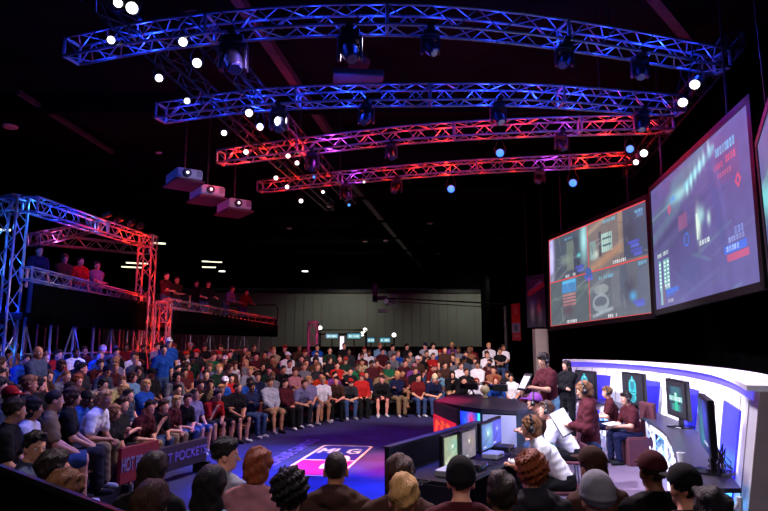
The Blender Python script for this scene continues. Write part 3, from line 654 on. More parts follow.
def slight(name, loc, tgt, rgb, power, ang, blend=.6, rad=.12):
    l = bpy.data.lights.new(name, 'SPOT'); l.color = rgb; l.energy = power; l.spot_size = math.radians(ang); l.spot_blend = blend; l.shadow_soft_size = rad
    o = bpy.data.objects.new(name, l); COL.objects.link(o); o.location = loc
    o.rotation_euler = (Vector(tgt)-Vector(loc)).to_track_quat('-Z', 'Y').to_euler(); return o
BLUE = (.012, .045, 1.0); RED = (1.0, .022, .008); PURP = (.45, .10, 1.0); CYAN = (.03, .22, 1.0)
TR = [('nearest blue-lit curved truss over the hall', [(72, 51), (160, 35), (260, 24), (345, 20), (430, 21), (520, 29), (610, 42), (722, 62)], .32, BLUE),
      ('second blue-lit curved truss behind the nearest one', [(161, 113), (250, 101), (345, 96), (430, 95), (520, 95), (600, 100), (680, 106)], .32, BLUE),
      ('red-lit truss, upper of the two red ones', [(221, 158), (300, 147), (405, 135), (500, 129), (580, 126), (670, 124)], .32, RED),
      ('red-lit truss, lower and farther of the two red ones', [(260, 187), (340, 178), (440, 169), (508, 165), (570, 162), (638, 158)], .30, RED)]
TZ = 6.9; trusspts = []
def colfix(name, p, m, label, grp):
    t = empty('led_fixture', p, random.uniform(0, 6), label, 'light', grp)
    MB().lathe([(.05, -.05), (.055, .05)], 10).build('housing', M['blackplastic'], t); MB().lathe([(.045, .05), (.03, .062)], 10).build('lens', m, t)
for ti, (lb, pp, w, colr) in enumerate(TR):
    P = [atZ(x, y, TZ) for x, y in pp]; P = [Vector(q) for q in catmull(P, 2)]; trusspts.append(P)
    box_truss('lighting_truss', P, w, lb, M['alu'], joints=[len(P)//2, len(P)*3//4, len(P)//4])
    L = [0]
    for a, b in zip(P, P[1:]): L.append(L[-1]+(b-a).length)
    n = 12
    for i in range(n):
        s = L[-1]*(i+.5)/n; k = max(j for j in range(len(P)-1) if L[j] <= s); q = P[k].lerp(P[k+1], (s-L[k])/(L[k+1]-L[k]))
        e = random.choice([6, 12, 8, 30]) if colr is BLUE else random.choice([7, 14, 9, 30])
        plight('truss_glow', q+Vector((0, 0, -.02)), colr if not (colr is RED and i % 6 == 3) else (.5, .05, .8), e*(2.4 if i in (0, n-1) else 1.5))
        plight('truss_side_glow', q+Vector((0, -.45, -.5)), colr if colr is BLUE else ((.45, .03, .6) if i % 6 == 0 else RED), 3.6 if colr is BLUE else 4.2)
    for a in (2, len(P)-3): tag(MB().tube([P[a]+Vector((0, 0, w/2)), (P[a].x, P[a].y, 8.9)], .015, 5).build('rigging_cable', M['blacksteel']), 'thin black rigging cable at the %s of the %s truss' % ('left' if a == 2 else 'right', ['nearest blue', 'second blue', 'upper red', 'lower red'][ti]), 'cable')
# dark longitudinal trusses that carry the lamps at the left
def dark_truss(a, b, label): return box_truss('black_truss', [atZ(*a, 7.1), atZ(*b, 7.1)], .28, label, M['blacksteel'], pitch=.4)
dark_truss((88, -12), (330, 206), 'black truss running away from us at the left, under the blue trusses')
dark_truss((190, 18), (352, 200), 'black truss parallel to the left one, nearer the middle')
dark_truss((735, 40), (628, 172), 'black truss running away from us at the right ends')
# lit spot lamps
def lamp(px, py, z, tgt, label, lens='lens_white', r=.09, top=7.0):
    p = atZ(px, py, z) ; t = empty('spot_lamp', p, 0, label, 'stage lamp'); d = (Vector(tgt)-p).normalized(); Mx = d.to_track_quat('Z', 'Y').to_matrix().to_4x4()
    r *= .72
    MB().lathe([(r*.55, -.26), (r*.8, -.2), (r, -.1), (r, 0), (r*1.12, .0), (r*1.12, .02)], 14, Mx).build('can', M['blackplastic'], t, smooth=True); cn = t.children[0]
    MB().lathe([(r*.92, .0), (r*.88, .03), (r*.5, .05)], 14, Mx).build('lens', M[lens], cn, smooth=True)
    s = Mx.to_3x3()@Vector((1, 0, 0)); c = Mx.to_3x3()@Vector((0, 0, -.1)); tp = Vector((0, 0, top-z))
    MB().tube([c+s*r*1.1, c+s*r*1.25+Vector((0, 0, .12)), tp*.6+Vector((0, 0, .08)), c-s*r*1.25+Vector((0, 0, .12)), c-s*r*1.1], .012, 5).build('yoke', M['blacksteel'], t)
    MB().tube([tp*.6+Vector((0, 0, .08)), tp], .014, 5).build('clamp_post', M['blacksteel'], t)
    return p
CAMP = (0, 0, CH)
LAMPS = [(118, 3, 6.7, 'white spot lamp at the top left edge, left of a bright pair', .09), (132, 8, 6.6, 'brightest white spot lamp at the top left, right of the pair', .12), (111, 40, 6.8, 'white spot lamp on the left end of the nearest blue truss', .09),
         (183, 42, 6.7, 'white spot lamp below the left part of the nearest blue truss', .10), (197, 63, 6.55, 'white spot lamp hanging lower, under the nearest blue truss', .11), (159, 78, 6.7, 'white spot lamp between the two blue trusses at left', .10),
         (187, 101, 6.9, 'white spot lamp on the left end of the second blue truss', .09), (249, 113, 6.6, 'white spot lamp under the second blue truss, left of a pair', .11), (260, 127, 6.45, 'white spot lamp under the second blue truss, right of a pair', .10),
         (224, 133, 6.7, 'small white spot lamp between second blue and first red truss', .09), (246, 152, 6.8, 'small white spot lamp on the left end of the first red truss', .09), (288, 156, 6.7, 'small white spot lamp beneath the upper red truss, left of two', .08),
         (297, 163, 6.6, 'small white spot lamp beneath the upper red truss, right of two', .08), (276, 178, 6.8, 'small white spot lamp above the lower red truss left end', .09), (287, 187, 6.7, 'white spot lamp on the left end of the lower red truss', .09),
         (301, 201, 6.6, 'white spot lamp hanging below the lower red truss', .10), (323, 192, 6.7, 'tiny white spot lamp under the lower red truss', .07), (364, 182, 6.7, 'tiny pale spot lamp on the lower red truss', .05),
         (695, 84, 6.3, 'large white spot lamp under the right end of the nearest blue truss', .12), (683, 102, 6.3, 'white spot lamp under the right end of the second blue truss', .12), (644, 153, 6.5, 'white spot lamp by the right end of the lower red truss', .13), (636, 162, 6.6, 'smaller white spot lamp at the tip of the lower red truss', .1)]
for x, y, z, lb, r in LAMPS:
    lamp(x, y, z, CAMP if x < 400 else (0, 4, 0), lb, 'lens_white', r)
for x, y, z, lb, r in [(500, 153, 6.5, 'blue glowing moving lamp under the upper red truss', .14), (630, 149, 6.6, 'blue glowing lamp at the right end under the red truss', .13), (451, 189, 6.3, 'blue glowing lamp below the middle of the lower red truss', .15),
                       (573, 183, 6.3, 'blue glowing lamp below the right part of the lower red truss', .15), (349, 205, 6.5, 'small blue lamp below the lower red truss at left', .07), (314, 177, 6.8, 'tiny blue lamp above the lower red truss', .06)]:
    lamp(x, y, z, CAMP, lb, 'lens_blue', r)
def moving_head(px, py, z, s, label, up=None):
    best = min(((abs(proj(q)[0]-px)*.5+abs(proj(q)[1]-py+10), q) for P in trusspts for a, b in zip(P, P[1:]) for q in [a.lerp(b, f/8) for f in range(9)]), key=lambda e: e[0])[1]
    s *= .62; z = TZ-.16-.42*s; p = Vector((best.x, best.y, z)); t = empty('moving_head_light', p, 0, label, 'stage light')
    MB().box((0, 0, .30*s), (.36*s, .34*s, .14*s)).build('base', M['blackplastic'], t, bevel=.02)
    MB().box((-.2*s, 0, .05*s), (.06*s, .16*s, .46*s)).box((.2*s, 0, .05*s), (.06*s, .16*s, .46*s)).box((0, 0, .22*s), (.44*s, .16*s, .05*s)).build('yoke', M['blackplastic'], t, bevel=.015)
    d = Vector((random.uniform(-.6, .6), -.5, -1)).normalized(); Mx = d.to_track_quat('Z', 'Y').to_matrix().to_4x4()
    MB().lathe([(.08*s, -.24*s), (.15*s, -.2*s), (.165*s, .05*s), (.13*s, .2*s), (.13*s, .22*s)], 14, Mx).build('head', M['blackplastic'], t, smooth=True); hd_ = [c_ for c_ in t.children if c_.name.startswith('head')][0]
    MB().lathe([(.12*s, .215*s), (.1*s, .235*s)], 14, Mx).build('lens', M['lens_off'], hd_)
    MB().tube([(0, 0, .36*s), (0, 0, TZ-.12-z)], .03, 6).box((0, 0, TZ-.165-z), (.10, .46, .05)).build('clamp', M['blacksteel'], t)
for q in [(430, 37, 6.45, 1, 'dark moving head hung under the middle of the nearest blue truss'), (640, 56, 6.5, 1, 'dark moving head under the right part of the nearest blue truss'), (235, 52, 6.4, 1.5, 'big dark moving head under the left part of the nearest blue truss'),
          (352, 42, 6.5, 1.3, 'dark moving head beneath the joint of the nearest blue truss'), (365, 106, 6.5, 1.1, 'dark moving head under the second blue truss, left of centre'), (500, 105, 6.5, 1.1, 'dark moving head under the second blue truss, above the blue lamp'),
          (643, 112, 6.5, 1.1, 'dark moving head under the right end of the second blue truss'), (283, 117, 6.4, 1.3, 'dark moving head under the second blue truss near its left lamps'), (314, 160, 6.4, 1.2, 'dark moving head below the upper red truss at left'), (388, 145, 6.5, 1, 'dark moving head below the middle of the upper red truss'),
          (560, 134, 6.5, 1, 'dark moving head on the upper red truss, right of centre'), (347, 190, 6.4, 1.3, 'dark moving head below the lower red truss at left'), (395, 186, 6.5, 1.1, 'dark moving head below the lower red truss, left of the blue lamp'), (540, 170, 6.5, 1, 'dark moving head below the lower red truss, left of the right blue lamp'),
          (566, 32, 6.8, 1.0, 'dark moving head on the nearest blue truss, right of centre')]:
    moving_head(*q)
# big hanging loudspeaker box seen between the trusses
p = atZ(358, 78, 7.4); t = empty('equipment_crate', p, .1, 'pinkish hanging equipment box above the second blue truss', 'equipment')
MB().box((0, 0, 0), (1.0, .6, .14)).build('case', M['beam'], t, bevel=.03); MB().lathe([(.2, 0), (.24, .1), (.1, .3)], 14, Matrix.Translation((0, -.1, .2))).build('drum', M['beam'], t)
MB().tube([(0, 0, .1), (0, 0, 1.5)], .02, 5).build('hanger', M['blacksteel'], t)
# projectors
for i, (x, y, z, s, w) in enumerate([(184, 178, 6.1, 1., 'nearest and brightest of the three'), (207, 194, 6.1, 1.05, 'middle of the three'), (234, 207, 6.1, 1.1, 'farthest of the three')]):
    p = atZ(x, y, z); a = -.95
    t = empty('ceiling_projector', p, a, 'white projector hanging on a pole over the left stand, '+w, 'projector'); t.scale = (s,)*3
    MB().box((0, 0, 0), (.95, .62, .26)).build('casing', M['greyplastic'], t, bevel=.05)
    MB().box((-.0, 0, -.17), (1.0, .7, .05)).build('mounting_plate', M['redpaint'] if 0 else M['maroon'], t)
    Mx = Matrix.Translation((.47, -.08, .0)) @ Matrix.Rotation(PI/2, 4, 'Y')
    br_ = MB().lathe([(.1, 0), (.1, .06), (.085, .07)], 18, Mx).build('lens_barrel', M['blackplastic'], t); MB().lathe([(.035, .06), (.03, .075)], 12, Mx).build('lens', M['lens_white'], br_)
    for k in range(5): MB().box((.475, .16+.028*k, .02), (.012, .012, .16)).build('vent', M['blackplastic'], t)
    MB().tube([(0, 0, .1), (0, 0, (8.95-z)/s)], .025, 8).build('pole', M['blacksteel'], t)

# ================================================================ LEFT BALCONY STRUCTURE
def D(px, py, Y): return atY(px, py, Y)
AX = D(8, 260, 13.0); BX = D(147, 260, 19.0)
box_truss('truss_tower', [(AX.x, 13, .0), (AX.x, 13, D(24, 200, 13).z)], .42, 'tall blue-lit truss tower at the left, nearest corner of the balcony', M['alu'], pitch=.5, cr=.03, lr=.014)
box_truss('truss_tower', [(AX.x-.75, 13.3, .0), (AX.x-.75, 13.3, D(24, 262, 13).z)], .36, 'shorter blue-lit truss tower left of the tall blue one', M['alu'], pitch=.45, cr=.03, lr=.014)
box_truss('truss_tower', [(BX.x, 19, .0), (BX.x, 19, D(151, 236, 19).z)], .42, 'tall red-lit truss tower at the middle corner of the balcony', M['alu'], pitch=.5, cr=.03, lr=.014)
B2 = D(164, 300, 19.0)
box_truss('truss_tower', [(B2.x, 19.0, .0), (B2.x, 19.0, D(164, 302, 19).z)], .36, 'short red-lit truss tower right of the tall red one', M['alu'], pitch=.45, cr=.03, lr=.014)
tA = D(30, 204, 13.0); tB = D(148, 242, 19.0); mid = D(101, 227, 16.5)
box_truss('top_truss', [tA, mid], .34, 'blue-lit truss running from the tall blue tower along the balcony top', M['alu'], cr=.026, lr=.012)
box_truss('top_truss', [mid+(tB-mid)*.04, tB], .34, 'red-lit truss joining the blue one to the tall red tower', M['alu'], cr=.026, lr=.012)
box_truss('top_truss', [D(20, 203, 13.0), D(-30, 212, 14.5)], .34, 'dim blue truss leaving the picture at the left from the tall blue tower', M['alu'], cr=.026, lr=.012)
box_truss('top_truss', [D(34, 240, 17), D(96, 226, 21.5)], .34, 'dim violet truss of the balcony back frame, upper one', M['alu'], cr=.026, lr=.012)
box_truss('top_truss', [D(34, 238, 19), D(146, 250, 23)], .34, 'dim violet and red truss of the balcony back frame, lower one', M['alu'], cr=.026, lr=.012)
hA = D(26, 273, 13.0); hB = D(146, 301, 19.0); C0 = D(167, 303, 19.2); C1 = D(275, 322, 26.5)
box_truss('handrail_truss', [hA, hB], .26, 'blue truss used as the handrail of the near balcony', M['alu'], cr=.02, lr=.01)
box_truss('handrail_truss', [C0, C1], .26, 'red truss used as the handrail of the far balcony', M['alu'], cr=.02, lr=.01)
def zat(px, py, Y): return D(px, py, Y).z
DK = 2.8
out = Vector((-1, .25, 0)).normalized()*3.6
pl = [hA, hB, C0, C1]
def deckpoly(a, b, lb):
    t = empty('balcony_deck', (0, 0, 0), 0, lb, 'platform')
    q = [(a.x, a.y), (b.x, b.y), (b.x+out.x, b.y+out.y), (a.x+out.x, a.y+out.y)]
    MB().prism(q, DK-.14, DK).build('deck', M['blacksteel'], t)
    for i in range(7):
        for o_ in (0, .5, 1):
            p = Vector((a.x, a.y, 0)).lerp(Vector((b.x, b.y, 0)), (i+.12)/6.3)+out*o_
            MB().tube([(p.x, p.y, 0), (p.x, p.y, DK-.1)], .03, 6).build('leg', M['alu'], t)
    mb = MB()
    for i in range(6):
        p = Vector((a.x, a.y, 0)).lerp(Vector((b.x, b.y, 0)), (i+.12)/6.3); q2 = Vector((a.x, a.y, 0)).lerp(Vector((b.x, b.y, 0)), (i+1.12)/6.3)
        mb.tube([(p.x, p.y, .6), (q2.x, q2.y, DK-.2)] if i % 2 else [(p.x, p.y, DK-.2), (q2.x, q2.y, .6)], .02, 5); mb.tube([(p.x, p.y, 1.9), (q2.x, q2.y, 1.9)], .022, 5)
    mb.build('cross_brace', M['alu'], t)
deckpoly(hA, hB, 'raised near balcony deck on scaffold legs behind the left stand'); deckpoly(C0, C1, 'raised far balcony deck on scaffold legs behind the left stand')
off = Vector((.16, -.05, 0))
tag(drape('balcony_skirt', [(hA.x+.2, hA.y), (hB.x+.15, hB.y-.3)], DK-.25, 3.42, M['drape'], .05, .3), 'black pleated skirt covering the front of the near balcony', 'curtain')
tag(drape('balcony_skirt', [(C0.x+.2, C0.y+.1), (C1.x+.12, C1.y)], DK-.35, 3.2, M['drape'], .05, .3), 'black pleated skirt covering the front of the far balcony', 'curtain')
t = empty('pipe_railing', C1, 0, 'thin dark pipe railing at the far end of the balcony', 'railing')
MB().tube([(-2.2, .3, .1), (-2.2, .3, .75), (0, .05, .75), (.1, .05, .6), (.1, .05, -.6)], .03, 6).build('rail', M['blacksteel'], t)
# lights inside the balcony frames
for z in (.9, 1.9, 2.9, 3.9, 4.7): plight('tower_glow', (AX.x+.0, 13.0, z), CYAN if z in (1.9, 3.9, 4.7) else BLUE, 14); plight('tower_glow', (AX.x+.5, 12.4, z), BLUE, 12)
for z in (1.2, 2.2, 3.2): plight('tower_glow', (AX.x-.75, 13.3, z), BLUE, 12)
for z in (1.0, 2.0, 2.8, 3.6, 4.5, 5.2): plight('red_tower_glow', (BX.x, 19.0, z), RED, 20); plight('red_tower_glow', (BX.x+.5, 18.3, z), RED, 10)
for z in (1.2, 2.2, 3.0): plight('red_tower_glow', (B2.x, 19.0, z), RED, 16)
for f in (.1, .35, .6, .9): plight('blue_top_glow', tA.lerp(mid, f)+Vector((0, 0, 0)), CYAN if f in (.1, .9) else BLUE, 16); plight('blue_top_side_glow', tA.lerp(mid, f)+Vector((.5, -.5, -.3)), BLUE, 12)
for f in (.15, .5, .85): plight('red_top_glow', mid.lerp(tB, f), RED, 22); plight('red_top_side_glow', mid.lerp(tB, f)+Vector((.4, -.5, -.4)), RED, 16)
for f in (.1, .4, .7): plight('rail_glow', hA.lerp(hB, f)+Vector((.5, -.4, .1)), BLUE if f < .5 else PURP, 7)
plight('rail_glow', hA.lerp(hB, .95)+Vector((.3, -.3, 0)), RED, 8)
for f in (.05, .3, .55, .75, .95): plight('red_rail_glow', C0.lerp(C1, f)+Vector((.35, -.3, .05)), RED, 8 if f < .7 else 18)
plight('back_frame_glow', D(60, 240, 18), (.5, .1, .5), 50); plight('back_frame_glow', D(90, 262, 19), RED, 25)
for f in (.1, .3, .5): plight('scaffold_glow', Vector((hA.x+.5, hA.y, 1.9)).lerp(Vector((hB.x+.5, hB.y, 1.9)), f), BLUE, 14)
plight('scaffold_glow', (BX.x+.6, 18.4, 1.9), RED, 12)
# par cans on the red top truss
for i, f in enumerate((.1, .35, .6, .8)):
    q = mid.lerp(tB, f)+Vector((0, 0, .2)); t = empty('par_can', q, 0, 'small red-lit par can standing on the red balcony truss, %s from its left end' % ORD[i], 'stage lamp')
    Mx = Matrix.Rotation(1.2, 4, 'Y') @ Matrix.Rotation(.3*i, 4, 'X')
    MB().lathe([(.06, -.16), (.09, -.1), (.1, .1)], 12, Matrix.Translation((0, 0, .22))@Mx).build('can', M['blackplastic'], t); MB().tube([(0, -.1, .22), (0, -.1, .02), (0, .1, .02), (0, .1, .22)], .012, 5).build('yoke', M['blacksteel'], t)

# ================================================================ BACK OF THE HALL
t = empty('jib_camera', atY(386, 300, 30), 0, 'black camera on the tip of a long jib arm before the back wall', 'camera crane')
e = atY(505, 304, 24)-atY(386, 300, 30)
MB().tube([(0, 0, .1), tuple(e+Vector((0, 0, .0)))], .035, 6).tube([(0, 0, -.06), tuple(e+Vector((0, 0, -.16)))], .02, 6).build('arm', M['blacksteel'], t)
MB().box((-.55, 0, .35), (.25, .2, .9)).box((-.3, 0, .1), (.7, .2, .2)).build('head_bracket', M['blacksteel'], t)
MB().box((.25, 0, -.1), (.5, .3, .35)).box((.35, 0, .2), (.25, .2, .2)).box((-.1, 0, -.55), (.6, .3, .18)).build('camera_body', M['blackplastic'], t)
MB().lathe([(.1, 0), (.13, .3)], 12, Matrix.Translation((0, -.1, -.1))@Matrix.Rotation(PI/2, 4, 'X')).build('lens', M['blackgloss'], t)
b = e+Vector((0, 0, -.1)); MB().tube([tuple(b), (b.x, b.y, -atY(386, 300, 30).z)], .08, 8).build('pedestal', M['blacksteel'], t)
pT = atY(313, 340, 34)
box_truss('truss_tower', [(pT.x, 34, 0), (pT.x, 34, atY(313, 322, 34).z)], .5, 'small magenta-lit truss tower before the back wall', M['alu'], pitch=.5, cr=.04, lr=.02)
for z in (1.0, 2.4, 3.3): plight('magenta_glow', (pT.x+.3, 33.2, z), (1, .05, .25), 30)
t = empty('booth_frame', atY(320, 340, 36), 0, 'dark booth frame with lamps in front of the back wall', 'booth'); o0 = atY(320, 340, 36)
h = atY(320, 330, 36).z-o0.z; x1 = atY(366, 340, 36).x-o0.x
MB().tube([(0, 0, -o0.z), (0, 0, h), (x1, 0, h), (x1, 0, -o0.z)], .07, 6).tube([(0, 0, h-.25), (x1, 0, h-.25)], .05, 5).build('frame', M['blacksteel'], t)
for i, (x, y) in enumerate([(320, 328), (365, 330), (362, 334), (394, 335)]):
    q = atY(x, y, 36)-o0; MB().lathe([(.1, -.2), (.14, 0)], 10, Matrix.Translation(q)@Matrix.Rotation(PI/2, 4, 'X')).build('lamp_can', M['blackplastic'], t); MB().lathe([(.13, 0), (.12, .03)], 10, Matrix.Translation(q)@Matrix.Rotation(PI/2, 4, 'X')).build('lamp_lens', M['lens_white'], t)
MB().tube([atY(394, 335, 36)-o0+Vector((0, 0, -.1)), Vector((atY(394, 335, 36).x-o0.x, 0, -o0.z))], .04, 5).build('lamp_stand', M['blacksteel'], t)
for i, (x, y, w, h, lb) in enumerate([(332, 336, 12, 4.5, 'leftmost of four'), (354, 336, 13, 5, 'second from left of four'), (371, 340, 7, 4.5, 'third from left of four'), (385, 340, 10, 4.5, 'rightmost of four')]):
    q = atY(x, y, 35); W = w*35/600; H = h*35/600; t = empty('wall_monitor', q, 0, 'distant lit monitor in the booth before the back wall, '+lb, 'monitor')
    c = Canvas(24, 12, (90, 150, 160)); c.glyphs(.1, .3, .9, .7, 5, (220, 245, 245)); c.rect(0, 0, 1, .12, (50, 120, 140))
    o = link(bpy.data.objects.new('display', c.mesh('display', W, H, M['picture'])), t); o.location = (0, -.06, 0)
    MB().box((0, 0, 0), (W+.1, .1, H+.1)).build('casing', M['blackplastic'], t); MB().tube([(0, .05, -H/2), (0, .05, -q.z)], .04, 6).build('stand', M['blacksteel'], t)
q = atY(342, 343, 35); t = empty('lit_sign_column', q, 0, 'slim white lit column between the booth monitors', 'sign'); MB().box((0, 0, 0), (.22, .15, .75)).build('panel', M['led_white'], t); MB().box((0, .02, -1.2), (.26, .2, 1.65)).build('post', M['blacksteel'], t)

# ================================================================ STAGE WALL, DESK, TVs
DZ = .12
wallc = catmull([(3.37, 5.5), (4.1, 7.1), (4.68, 8.6), (5.12, 10.3), (5.36, 12.0), (5.36, 13.2), (5.2, 14.4), (4.62, 15.5)], 10)
struct(MB().prism([(-.15, 5.35), (.35, 5.35), (1.0, 6.9), (1.6, 8.3), (1.1, 9.6), (1.0, 13.6), (3.2, 16.0), (5.6, 16.2), (6.4, 13), (6.0, 9.5), (4.9, 6.2), (4.2, 4.9), (2.5, 4.75), (.8, 4.75)], 0.004, DZ).build('trim_40', M['deck']))
WT = 1.74
t = empty('stage_back_wall', (0, 0, 0), 0, 'curved white stage wall with blue backlit panels and a capped top', 'stage wall')
# left of travel direction is the audience side (negative x)
MB().sweep(wallc, [(.25, DZ), (-.30, DZ), (-.32, WT-.06), (0, WT-.06)]).build('panel_wall', M['white'], t)
MB().sweep(wallc, [(.10, WT-.05), (-.4, WT-.05), (-.4, WT), (.10, WT)]).build('cap', M['white'], t)
MB().sweep(wallc[2:], [(.034, WT-.16), (-.01, WT-.16), (-.01, WT-.055), (.012, WT-.055)]).build('light_strip', M['led_violet'], t)
MB().sweep(wallc, [(.39, DZ), (.22, DZ), (.22, DZ+.14), (.39, DZ+.10)]).build('base_ledge', M['white'], t)
MB().sweep(wallc, [(.45, DZ), (.39, DZ), (.39, DZ+.05), (.45, DZ+.05)]).build('base_light_strip', M['led_white'], t)
e0 = Vector((wallc[0][0], wallc[0][1], 0)); dd = (Vector((wallc[1][0], wallc[1][1], 0))-e0).normalized(); nr = Vector((-dd.y, dd.x, 0))
ep = [e0+nr*o_-dd*k_+Vector((0, 0, z_)) for k_ in (.0, .03) for o_, z_ in ((.255, DZ), (-.305, DZ), (-.325, WT-.055), (.005, WT-.055))]
MB().add(ep, [(0, 1, 2, 3), (7, 6, 5, 4), (0, 4, 5, 1), (1, 5, 6, 2), (2, 6, 7, 3), (3, 7, 4, 0)]).build('end_panel', M['beige'], t)
def arc_at(px, lim=None):
    best = min(range(len(wallc)-1), key=lambda i: min(abs(proj((wallc[i][0]*(1-f)+wallc[i+1][0]*f, wallc[i][1]*(1-f)+wallc[i+1][1]*f, 1.2))[0]-px) for f in (0, .5)))
    return best
fine = catmull([tuple(p) for p in wallc], 4)
def fine_at(px): return min(range(len(fine)), key=lambda i: abs(proj((fine[i][0], fine[i][1], 1.2))[0]-px) + (50 if fine[i][1] > 15.2 else 0))
for k, (xa, xb) in enumerate([(596, 613), (645, 664), (689, 703), (731, 748)]):
    i0, i1 = sorted((fine_at(xa), fine_at(xb)))
    seg = fine[i0:i1+1]
    if len(seg) < 3: seg = fine[max(0, i0-1):i1+2]
    bp_ = MB().sweep(seg, [(.24, DZ+.16), (.13, DZ+.16), (-.005, 1.40), (.068, 1.40)]).build('backlit_panel', M['backlit'], t)
    md = Vector((*seg[len(seg)//2][:2], 0)); a, b = Vector((*seg[0][:2], 0)), Vector((*seg[-1][:2], 0)); d = (b-a).normalized(); n_ = Vector((-d.y, d.x, 0))
    L = (b-a).length; MB().box(md+n_*.31+Vector((0, 0, DZ+.16)), (L, .05, .03), R=Matrix.Rotation(math.atan2(d.y, d.x), 3, 'Z')).build('uplight_bar', M['led_blue'], bp_)
    for f in (.15, .5, .85):
        plight('panel_uplight', a.lerp(b, f)+n_*.36+Vector((0, 0, DZ+.30)), (.03, .45, 1.0), 3.8, .04)
# slanted panel joints
for i in range(3, len(wallc)-2, 4):
    a = Vector((*wallc[i][:2], 0)); b = Vector((*wallc[i+1][:2], 0)); d = (b-a).normalized(); n_ = Vector((-d.y, d.x, 0))*.006
    MB().tube([a+n_*39+Vector((0, 0, DZ+.16)), a+n_*5.5+Vector((0, 0, WT-.18))], .006, 4).build('panel_joint', M['beige'], t)
# desk
outer = [p for p in offset(wallc, .26) if 5.5 < p[1] < 15.0]; inner = [p for p in offset(wallc, .72) if 6.2 < p[1] < 14.6]
inner = [(2.75, 5.45), (2.98, 6.1)]+inner; outer = [(3.10, 5.45), (3.38, 6.15)]+[p for p in outer if p[1] > 6.3]
t = empty('curved_desk', (0, 0, 0), 0, 'long curved charcoal-topped desk on silver truss legs along the stage wall', 'desk')
MB().prism(inner+outer[::-1], .83, .87).build('tabletop', M['tabletop'], t)
def curve_pick(P, y): return min(P, key=lambda p: abs(p[1]-y))
for y in (5.75, 7.2, 8.6, 10.2, 11.6, 13.2):
    a = Vector((*curve_pick(inner, y), 0)); b = Vector((*curve_pick(outer, y), 0)); c_ = a.lerp(b, .35); mb = MB()
    cs = [c_+Vector((sx*.13, sy*.13, 0)) for sx, sy in ((-1, -1), (1, -1), (1, 1), (-1, 1))]
    for p in cs: mb.tube([p+Vector((0, 0, DZ)), p+Vector((0, 0, .83))], .022, 6)
    for k in range(4):
        for j in range(2): z0 = DZ+.1+j*.3; mb.tube([cs[k]+Vector((0, 0, z0)), cs[(k+1) % 4]+Vector((0, 0, z0+.28))], .012, 5); mb.tube([cs[(k+1) % 4]+Vector((0, 0, z0)), cs[k]+Vector((0, 0, z0+.28))], .012, 5)
    mb.build('truss_leg', M['white'], t)
mb = MB(); mb.sweep(offset(inner, -.06), [(.015, .70), (-.015, .70), (-.015, .82), (.015, .82)]); mb.build('front_rail', M['white'], t)
# TVs
def emblem():
    c = Canvas(60, 34, (14, 20, 38)); T = (40, 200, 215)
    c.rect(0, 0, 1, 1, (12, 18, 36)); c.ell(.5, .38, .18, .26, T).ell(.5, .13, .04, .08, T).rect(.32, .38, .68, .62, T).rect(.35, .62, .65, .7, T).ell(.5, .76, .16, .16, T).rect(.44, .12, .47, .3, (20, 60, 90), .6)
    c.ell(.5, .36, .10, .17, (20, 110, 150), .8).rect(.36, .56, .64, .6, (16, 70, 100)).rect(.42, .66, .58, .9, (22, 120, 150), .8).ell(.5, .2, .03, .04, (200, 240, 240)); return c
def teamtv():
    c = Canvas(60, 34, (6, 10, 22)); c.rect(.28, .14, .72, .36, (30, 96, 110)).rect(.28, .62, .72, .84, (40, 130, 130)).rect(.44, .3, .6, .84, (30, 190, 150)).rect(.18, .14, .3, .84, (30, 70, 100), .6).rect(.7, .14, .82, .84, (30, 80, 100), .6)
    c.rect(.16, .41, .84, .57, (60, 190, 180), .6).glyphs(.17, .43, .83, .55, 8, (235, 250, 250)); c.ell(.5, .36, .05, .05, (200, 230, 230)); return c
def gametv():
    c = Canvas(60, 34, (30, 46, 120)); c.blob(.3, .6, .2, .4, (40, 130, 130)).blob(.7, .3, .2, .3, (60, 70, 200)).line(0, .2, .6, .8, .05, (60, 150, 190), .6).rect(.4, .1, .5, .9, (80, 120, 200), .4).glyphs(.5, .8, .9, .88, 6, (220, 230, 240)); return c.noise(.3, 8)
def tv(name, c, r, cv, label, w, h, stand=.0, cat='television', deep=.06):
    t = empty(name, (0, 0, 0), 0, label, cat); t.location = c; t.rotation_euler = (0, 0, r)
    cs_ = MB().box((0, deep/2+.006, 0), (w+.06, deep, h+.06)).build('casing', M['blackplastic'], t, bevel=.01)
    o = link(bpy.data.objects.new('display', cv.mesh('display', w, h, M['picture'])), cs_); o.location = (0, -.001, 0)
    if stand: 
        MB().box((0, deep/2+.03, -h/2-stand/2), (.1, .05, stand+.06)).build('neck', M['blackplastic'], t)
        MB().lathe([(.2 if w > .6 else .12, 0), (.19 if w > .6 else .11, .015), (.06, .03)], 20, Matrix.Translation((0, deep/2+.02, -h/2-stand))).build('base', M['blackgloss'], t)
    return t
tv('flat_television', (4.50, 13.75, 1.235), -1.45, emblem(), 'television with teal emblem at the far end of the stage desk', .93, .53, .08)
tv('flat_television', (4.86, 12.0, 1.245), -1.556, emblem(), 'television with teal emblem behind the two seated commentators', .95, .57, .07)
tv('flat_television', (4.45, 9.38, 1.29), -1.73, teamtv(), 'television with green and white lettering on the curved desk', .92, .51, .16)
tv('flat_television', (3.16, 6.12, 1.33), -1.96, gametv(), 'nearest television on the desk, seen almost edge-on', .84, .47, .22)
